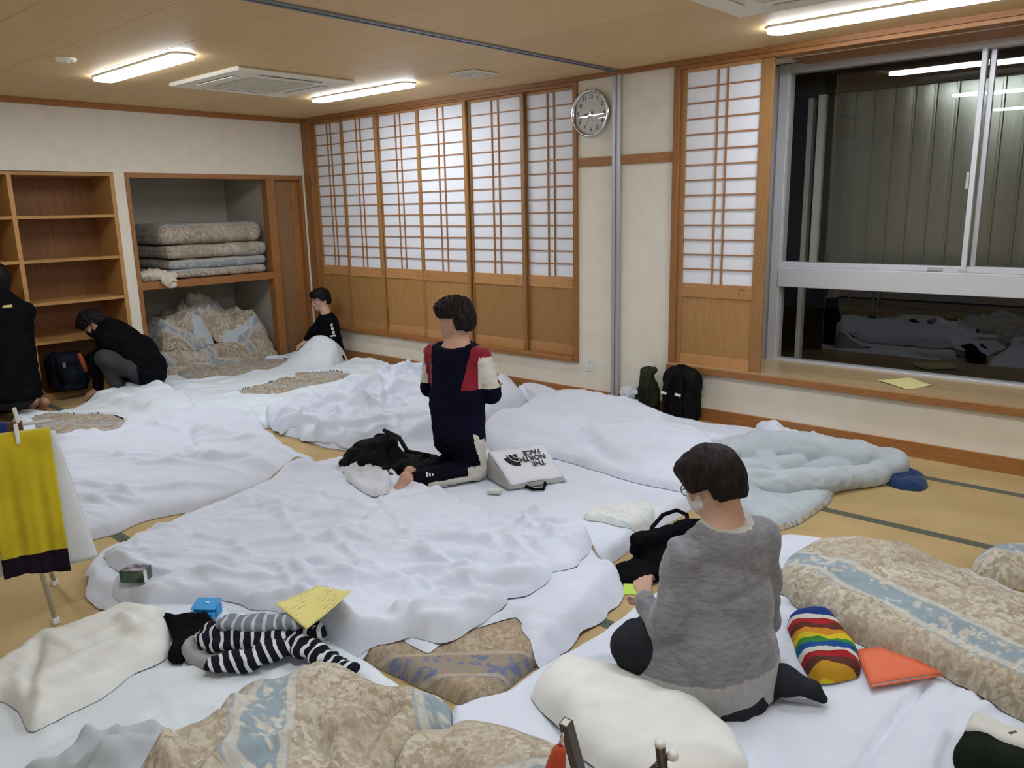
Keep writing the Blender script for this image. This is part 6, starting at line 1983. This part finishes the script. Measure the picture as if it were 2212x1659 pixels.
# ---- dark bag at the bottom right corner
db = empty('pouch', tuple(at(2180, 1640, .07)), 'dark green fleece pouch with a white top panel at the bottom right corner', 'pouch')
dx = nrm((at(2212, 1640, .1) - at(2110, 1600, .1)) * [1, 1, 0]); dy = np.array([-dx[1], dx[0], 0])
cb = at(2215, 1668, .10)
blob('body', [('b', cb, (.155, .09, .055), np.array([dx, dy, ZZ]), .045)], fabric('dark_green_fleece', (.012, .016, .010), .4, 120, .95, .8), .006, [(.004, 22, 3, (1, 1, 1), False)], db)
blob('top_panel', [('b', cb + ZZ * .040 + dy * .055, (.150, .045, .026), np.array([dx, dy, ZZ]), .022)], fabric('white_pouch_cloth', (.60, .60, .56), .05), .006, [(.004, 18, 5, (1, 1, 1), False)], db)
for k in (0, 1):
    e = box('printed_mark', (-.004, -.013, -.001), (.004, .013, .001), mat('brown_print', (.12, .07, .05), .7), db)
    e.location = Vector(cb + ZZ * .0665 + dy * .05 + dx * (-.045 + .016 * k) - np.array(db.location)); e.rotation_euler = (0, 0, math.atan2(dx[1], dx[0]) - .5)
blob('toggle', [('e', at(2112, 1650, .075), (.012, .012, .011))], M['print_w'], .003, None, db)

# ---- bags along the wall under the shoji screen
wb = empty('backpack', tuple(W3(1475, 912, .0)), 'upright black backpack with white reflective strips leaning on the wall under the screen', 'backpack')
o = np.array(wb.location)
q = np.array([4.66, -.15, 0.0]); Rw = np.eye(3)
blob('body', [('b', q + ZZ * .20, (.145, .085, .20), None, .08), ('b', q + ZZ * .12 + [0, -.075, 0], (.115, .04, .11), None, .04), ('e', q + ZZ * .34, (.125, .08, .085))], M['packblack'], .008, [(.005, 14, 3, (1, 1, 1), True)], wb, cut=(0, 0, .004))
for sx in (-.058, .055):
    ss_ = tube('shoulder_strap', [q + [sx * .7, -.085, .36] - o, q + [sx, -.112, .28] - o, q + [sx * 1.1, -.125, .18] - o, q + [sx * 1.3, -.12, .08] - o], .016, M['packblack'], wb, 8)
    e = box('reflective_strip', (-.022, -.004, -.009), (.022, .004, .009), M['print_w'], wb, .001); e.location = Vector(q + [sx - .012, -.135, .235] - o); e.rotation_euler = (-.15, .12, 0); nest(e, ss_)
bm = bmesh.new()
for k in range(4):
    a = math.pi / 2 * k + .2
    p0 = bm.verts.new((0, 0, 0)); p1 = bm.verts.new((.006 * math.cos(a - .6), 0, .006 * math.sin(a - .6))); p2 = bm.verts.new((.022 * math.cos(a), 0, .022 * math.sin(a))); p3 = bm.verts.new((.006 * math.cos(a + .6), 0, .006 * math.sin(a + .6)))
    bm.faces.new((p0, p1, p2, p3))
bmesh.ops.solidify(bm, geom=bm.faces[:], thickness=.003)
e = bm_obj('star_emblem', bm, mat('pale_blue_emblem', (.25, .45, .62), .5), wb); e.location = Vector(q + [-.005, -.121, .07] - o)
tube('grab_loop', [q + [-.03, -.02, .405] - o, q + [-.02, -.03, .425] - o, q + [.02, -.03, .425] - o, q + [.03, -.02, .405] - o], .007, M['packblack'], wb, 8)
q2 = np.array([4.36, -.13, 0])
gb = empty('bag', tuple(q2), 'dark olive drawstring sack next to the upright black backpack', 'bag')
blob('body', [('e', q2 + ZZ * .13, (.095, .08, .15)), ('c', q2 + ZZ * .22, q2 + ZZ * .33, .065, .055), ('e', q2 + [-.04, 0, .345], (.03, .03, .03)), ('e', q2 + [.04, 0, .35], (.035, .03, .035))], fabric('olive_camouflage', (.028, .028, .017), .5, 60), .008, [(.016, 14, 8, (1, 1, .6), True)], gb, cut=(0, 0, .004))
e = box('tag', (-.022, -.003, -.014), (.022, .003, .014), M['print_w'], gb); e.location = (-.055, -.085, .19)
e = box('tag', (-.020, -.003, -.008), (.020, .003, .008), mat('pale_blue_tag', (.3, .48, .55), .6), gb); e.location = (-.03, -.10, .13)
q3 = np.array([4.20, -.10, 0])
pb = blob('plastic_bag', [('e', q3 + ZZ * .10, (.09, .065, .10)), ('e', q3 + [.05, 0, .19], (.05, .04, .045)), ('e', q3 + [-.05, 0, .16], (.05, .04, .04))], M['bag_white'], .008, [(.016, 16, 6, (1, 1, 1), True)], cut=(0, 0, .004),
     label='crumpled translucent white bag behind the mound, left of the olive sack', cat='bag')

# ---- dark backpack in the bottom bay of the bookcase
kb = empty('backpack', (.02, -2.62, .056), 'dark navy backpack with an orange strip in the bottom bay of the bookcase', 'backpack')
qq = np.array([-.02, -2.60, .056])
blob('body', [('b', qq + ZZ * .17, (.13, .155, .17), None, .08), ('b', qq + [.11, .0, .11], (.06, .12, .10), None, .05)], fabric('navy_black_nylon', (.010, .012, .022), .3, 200, .5), .009, [(.007, 12, 4, (1, 1, 1), True)], kb, cut=(0, 0, .058))
o = np.array(kb.location)
tube('orange_strip', [qq + [.10, .085, .33] - o, qq + [.135, .09, .26] - o, qq + [.16, .105, .17] - o], [.018, .022, .018], mat('orange_webbing', (.38, .07, .02), .7), kb, 8)
e = box('reflective_mark', (-.004, -.012, -.02), (.004, .012, .02), mat('grey_reflective', (.2, .22, .25), .4), kb, .001); e.location = Vector(qq + [.135, -.06, .25] - o)
tube('shoulder_strap', [qq + [.10, -.10, .32] - o, qq + [.15, -.11, .22] - o, qq + [.17, -.09, .10] - o], .017, M['packblack'], kb, 8)

# ---- drying rack with towels at the left edge
foot = at(121, 1347, .0)
RKD = 2.86
tl, tr_ = atd(-150, 972, RKD - .12), atd(116, 937, RKD + .06)
bar_dir = nrm(tr_ - tl)
tl = tr_ - bar_dir * .72
rk = empty('drying_rack', (foot[0], foot[1], 0), 'folding white drying rack with towels at the left edge', 'rack')
o = np.array(rk.location)
M['rackw'] = mat('white_enamel_tube', (.50, .49, .42), .4)
top = tr_ - bar_dir * .16
tube('leg', [foot - o + ZZ * .012, top - o], .0085, M['rackw'], rk, 10)
tube('leg', [foot - bar_dir * .52 - o + ZZ * .012, top - bar_dir * .55 - o], .0085, M['rackw'], rk, 10)
tube('rail', [tl - o, tr_ - o], .007, M['rackw'], rk, 10)
bk_ = nrm(np.cross(ZZ, bar_dir)); bk_ = bk_ if bk_ @ FH > 0 else -bk_
tube('leg', [foot + bk_ * .38 - o + ZZ * .012, top - o + bk_ * .16 + ZZ * .015], .0085, M['rackw'], rk, 10)
tube('rail', [tl + bk_ * .16 + ZZ * .015 - o, tr_ + bk_ * .16 + ZZ * .015 - o], .007, M['rackw'], rk, 10)
for f_ in (foot, foot - bar_dir * .55, foot + bk_ * .38):
    e = box('foot_cap', (-.013, -.013, 0), (.013, .013, .026), M['plastic'], rk, .003); e.location = Vector(f_ - o + ZZ * .0135)
def hang(name, p, q, drop, back, m, flare=0.0, wv=.006, ny=44, nx=26, th=.006, ph=0.0, off=.010, label=None, cat='towel'):
    """towel over the rail: front panel from p to q, over the bar, short back panel"""
    p, q = np.array(p), np.array(q); d = nrm(q - p); L = np.linalg.norm(q - p)
    nf = -nrm(np.cross(ZZ, d)); nf = nf if nf @ FH < 0 else -nf
    def path_at(e):
        r = off + e
        return [(r, -drop * (1 - k / ny)) for k in range(ny)] + [(r * math.cos(a), r * math.sin(a) * .9) for a in np.linspace(0, math.pi, 9)] + [(-r, -back * (k + 1) / 10) for k in range(10)]
    bm = bmesh.new(); lay = []
    inner, outer = path_at(0), path_at(th)
    for (a, z_) in outer + inner[::-1]:
        row = []
        for i in range(nx + 1):
            s_ = i / nx
            k_ = min(1, abs(z_) / .35)
            w_ = wv * k_ * (math.sin(s_ * 15 + ph + z_ * 1.5) + .6 * math.sin(s_ * 31 + 2 * ph) + 1.2)
            fl = (s_ - .5) * flare * abs(min(z_, 0)) * 2
            row.append(bm.verts.new(Vector(p + d * (L * s_ + fl) + nf * (a + (w_ if a > 0 else -w_)) + ZZ * (z_ + (.010 * math.sin(s_ * 4 + ph) if z_ < -drop * .98 else 0)))))
        lay.append(row)
    for a, b in zip(lay, lay[1:] + lay[:1]):
        for i in range(nx): bm.faces.new((a[i], a[i + 1], b[i + 1], b[i]))
    bm.faces.new([r_[0] for r_ in lay][::-1]); bm.faces.new([r_[nx] for r_ in lay])
    bmesh.ops.recalc_face_normals(bm, faces=bm.faces)
    cen = Vector((p + q) / 2)
    for v_ in bm.verts: v_.co -= cen
    bmesh.ops.recalc_face_normals(bm, faces=bm.faces)
    me = bpy.data.meshes.new(name); bm.to_mesh(me); bm.free(); me.polygons.foreach_set('use_smooth', [True] * len(me.polygons))
    o_ = link_mesh(name, me, m); o_.location = cen
    return tag(o_, label, cat)
def bar(s_): return tr_ - bar_dir * s_
myt = fabric('yellow_terry', (.50, .40, .012), .10, 180, .95, .8, .3)
mdk = fabric('dark_plum_terry', (.018, .010, .018), .2, 180, .95, .8, .3)
yt = hang('towel', bar(.222), bar(.010),   .515, .30, [myt, mdk], 0.0, .005, ph=.6, off=.024, label='yellow towel with a dark border hanging on the drying rack', cat='towel')
zs = np.array([p_.center[2] for p_ in yt.data.polygons]); yt.data.polygons.foreach_set('material_index', (zs < -.437).astype(np.int32))
hang('towel', bar(.29), bar(-.006), .50, .35, fabric('white_terry', (.62, .64, .66), .04, 180, .95, .8, .3), .16, .003, ph=2.1, off=.008, label='white towel hanging behind the yellow one on the drying rack')
hang('towel', bar(.50) + bk_ * .16 + ZZ * .015, bar(.10) + bk_ * .16 + ZZ * .015, .22, .2, fabric('brown_terry', (.075, .035, .022), .15, 180, .95, .8, .3), 0, .004, ph=1.0, label='brown towel on the rear rail of the drying rack')
hang('towel', bar(.62) + bk_ * .16 + ZZ * .015, bar(.15) + bk_ * .16 + ZZ * .015, .10, .1, fabric('blue_terry', (.01, .03, .14), .15, 180, .95, .8, .3), 0, .004, ph=1.7, off=.014, label='dark blue cloth bunched at the very left of the drying rack')
def peg(pos, label, tilt=0.0):
    r = empty('clothes_peg', tuple(pos), label, 'peg', 'white pegs on the drying rack')
    for s_ in (-1, 1):
        e = box('jaw', (-.0065, -.004, -.036), (.0065, .004, .036), M['plastic'], r, .002)
        e.location = Vector(bk_ * .0085 * s_); e.rotation_euler = (.16 * s_ * 0, tilt, math.atan2(bar_dir[1], bar_dir[0]))
    bm = bmesh.new(); add_tube(bm, [Vector(-bk_ * .012), Vector(bk_ * .012)], .005, 8); bm_obj('spring', bm, M['steel'], r, True)
    return r
peg(bar(.112) + ZZ * .022 - bk_ * .022, 'white clothes peg clipped on the yellow towel')
peg(bar(.20) + bk_ * .16 + ZZ * .045, 'white clothes peg on the rear rail, left of the pair there', .1)
peg(bar(.115) + bk_ * .16 + ZZ * .045, 'white clothes peg on the rear rail, right of the pair there', -.1)

# ---- foreground: dark rack poles and an orange umbrella tip
M['bronze'] = mat('bronze_tube', (.075, .060, .048), .35, .6)
pA, pB = atd(1222, 1560, 1.78), atd(1262, 1662, 1.86)
pd = nrm(pB - pA)
def to_floor(p, d): return p + d * ((p[2] - .012) / -d[2]) if d[2] < 0 else p
pdn = nrm(pd + ZZ * -.35)
end = to_floor(pA, pdn)
po = empty('rack_pole', tuple(end), 'dark bronze square pole rising from the bottom edge, beside the orange umbrella', 'pole')
o = np.array(end)
bm = bmesh.new(); add_tube(bm, [Vector(pA - o), Vector(end - o)], .0165, 4); bm_obj('shaft', bm, M['bronze'], po)
bm = bmesh.new(); add_tube(bm, [Vector(pA - o - pdn * .0008), Vector(pA - o + pdn * .006)], .0120, 4); bm_obj('end_plug', bm, M['ac_grey'], po)
qA = atd(1426, 1606, 1.70); qd = nrm(ZZ * -1.0 + RH * .12 + FH * .10)
qe = to_floor(qA, qd)
pq = empty('rack_pole', tuple(qe), 'short dark pole with a white cap and a white knob at the bottom edge', 'pole')
o = np.array(qe)
tube('shaft', [qA - o, qe - o], .0115, M['bronze'], pq, 14)
tube('cap', [qA - qd * .006 - o, qA + qd * .004 - o], [.0115, .0125], M['plastic'], pq, 14)
kp = qA + qd * .030 + RH * .024 - FH * .004
S = SDF(kp - .03, kp + .03, .003); S.ell(kp, (.0135, .0135, .0125)); sdf_obj('knob', S, M['plastic'], pq)
tube('hinge_arm', [qA + qd * .045 - RH * .004 - o, qA + qd * .034 + RH * .020 - o], .007, M['bronze'], pq, 10)
tube('hinge_arm', [qA + qd * .048 - o, qA + qd * .085 - RH * .035 - o], .008, M['bronze'], pq, 10)
uA, uB = atd(1216, 1583, 1.74), atd(1204, 1610, 1.735)
ud = nrm(uB - uA - ZZ * .018)
ue = to_floor(uA, nrm(ud - ZZ * .4))
um = empty('umbrella', tuple(ue), 'folded orange umbrella with a silver tip leaning at the bottom edge', 'umbrella')
o = np.array(ue); ud2 = nrm(ue - uA)
tube('ferrule', [uA - o, uA + ud2 * .035 - o], [.0035, .0055], M['steel'], um, 12)
bm = bmesh.new(); add_tube(bm, [Vector(uA + ud2 * x - o) for x in (.030, .038, .06, .10, .20, .32, max(.36, np.linalg.norm(ue - uA) - .02))], [.010, .015, .020, .026, .032, .036, .030], 14)
bm_obj('canopy', bm, fabric('orange_nylon', (.42, .060, .022), .12, 200, .6), um, True)
tube('handle', [ue - ud2 * .03 - o, ue - o], .012, M['black_pl'], um, 10)
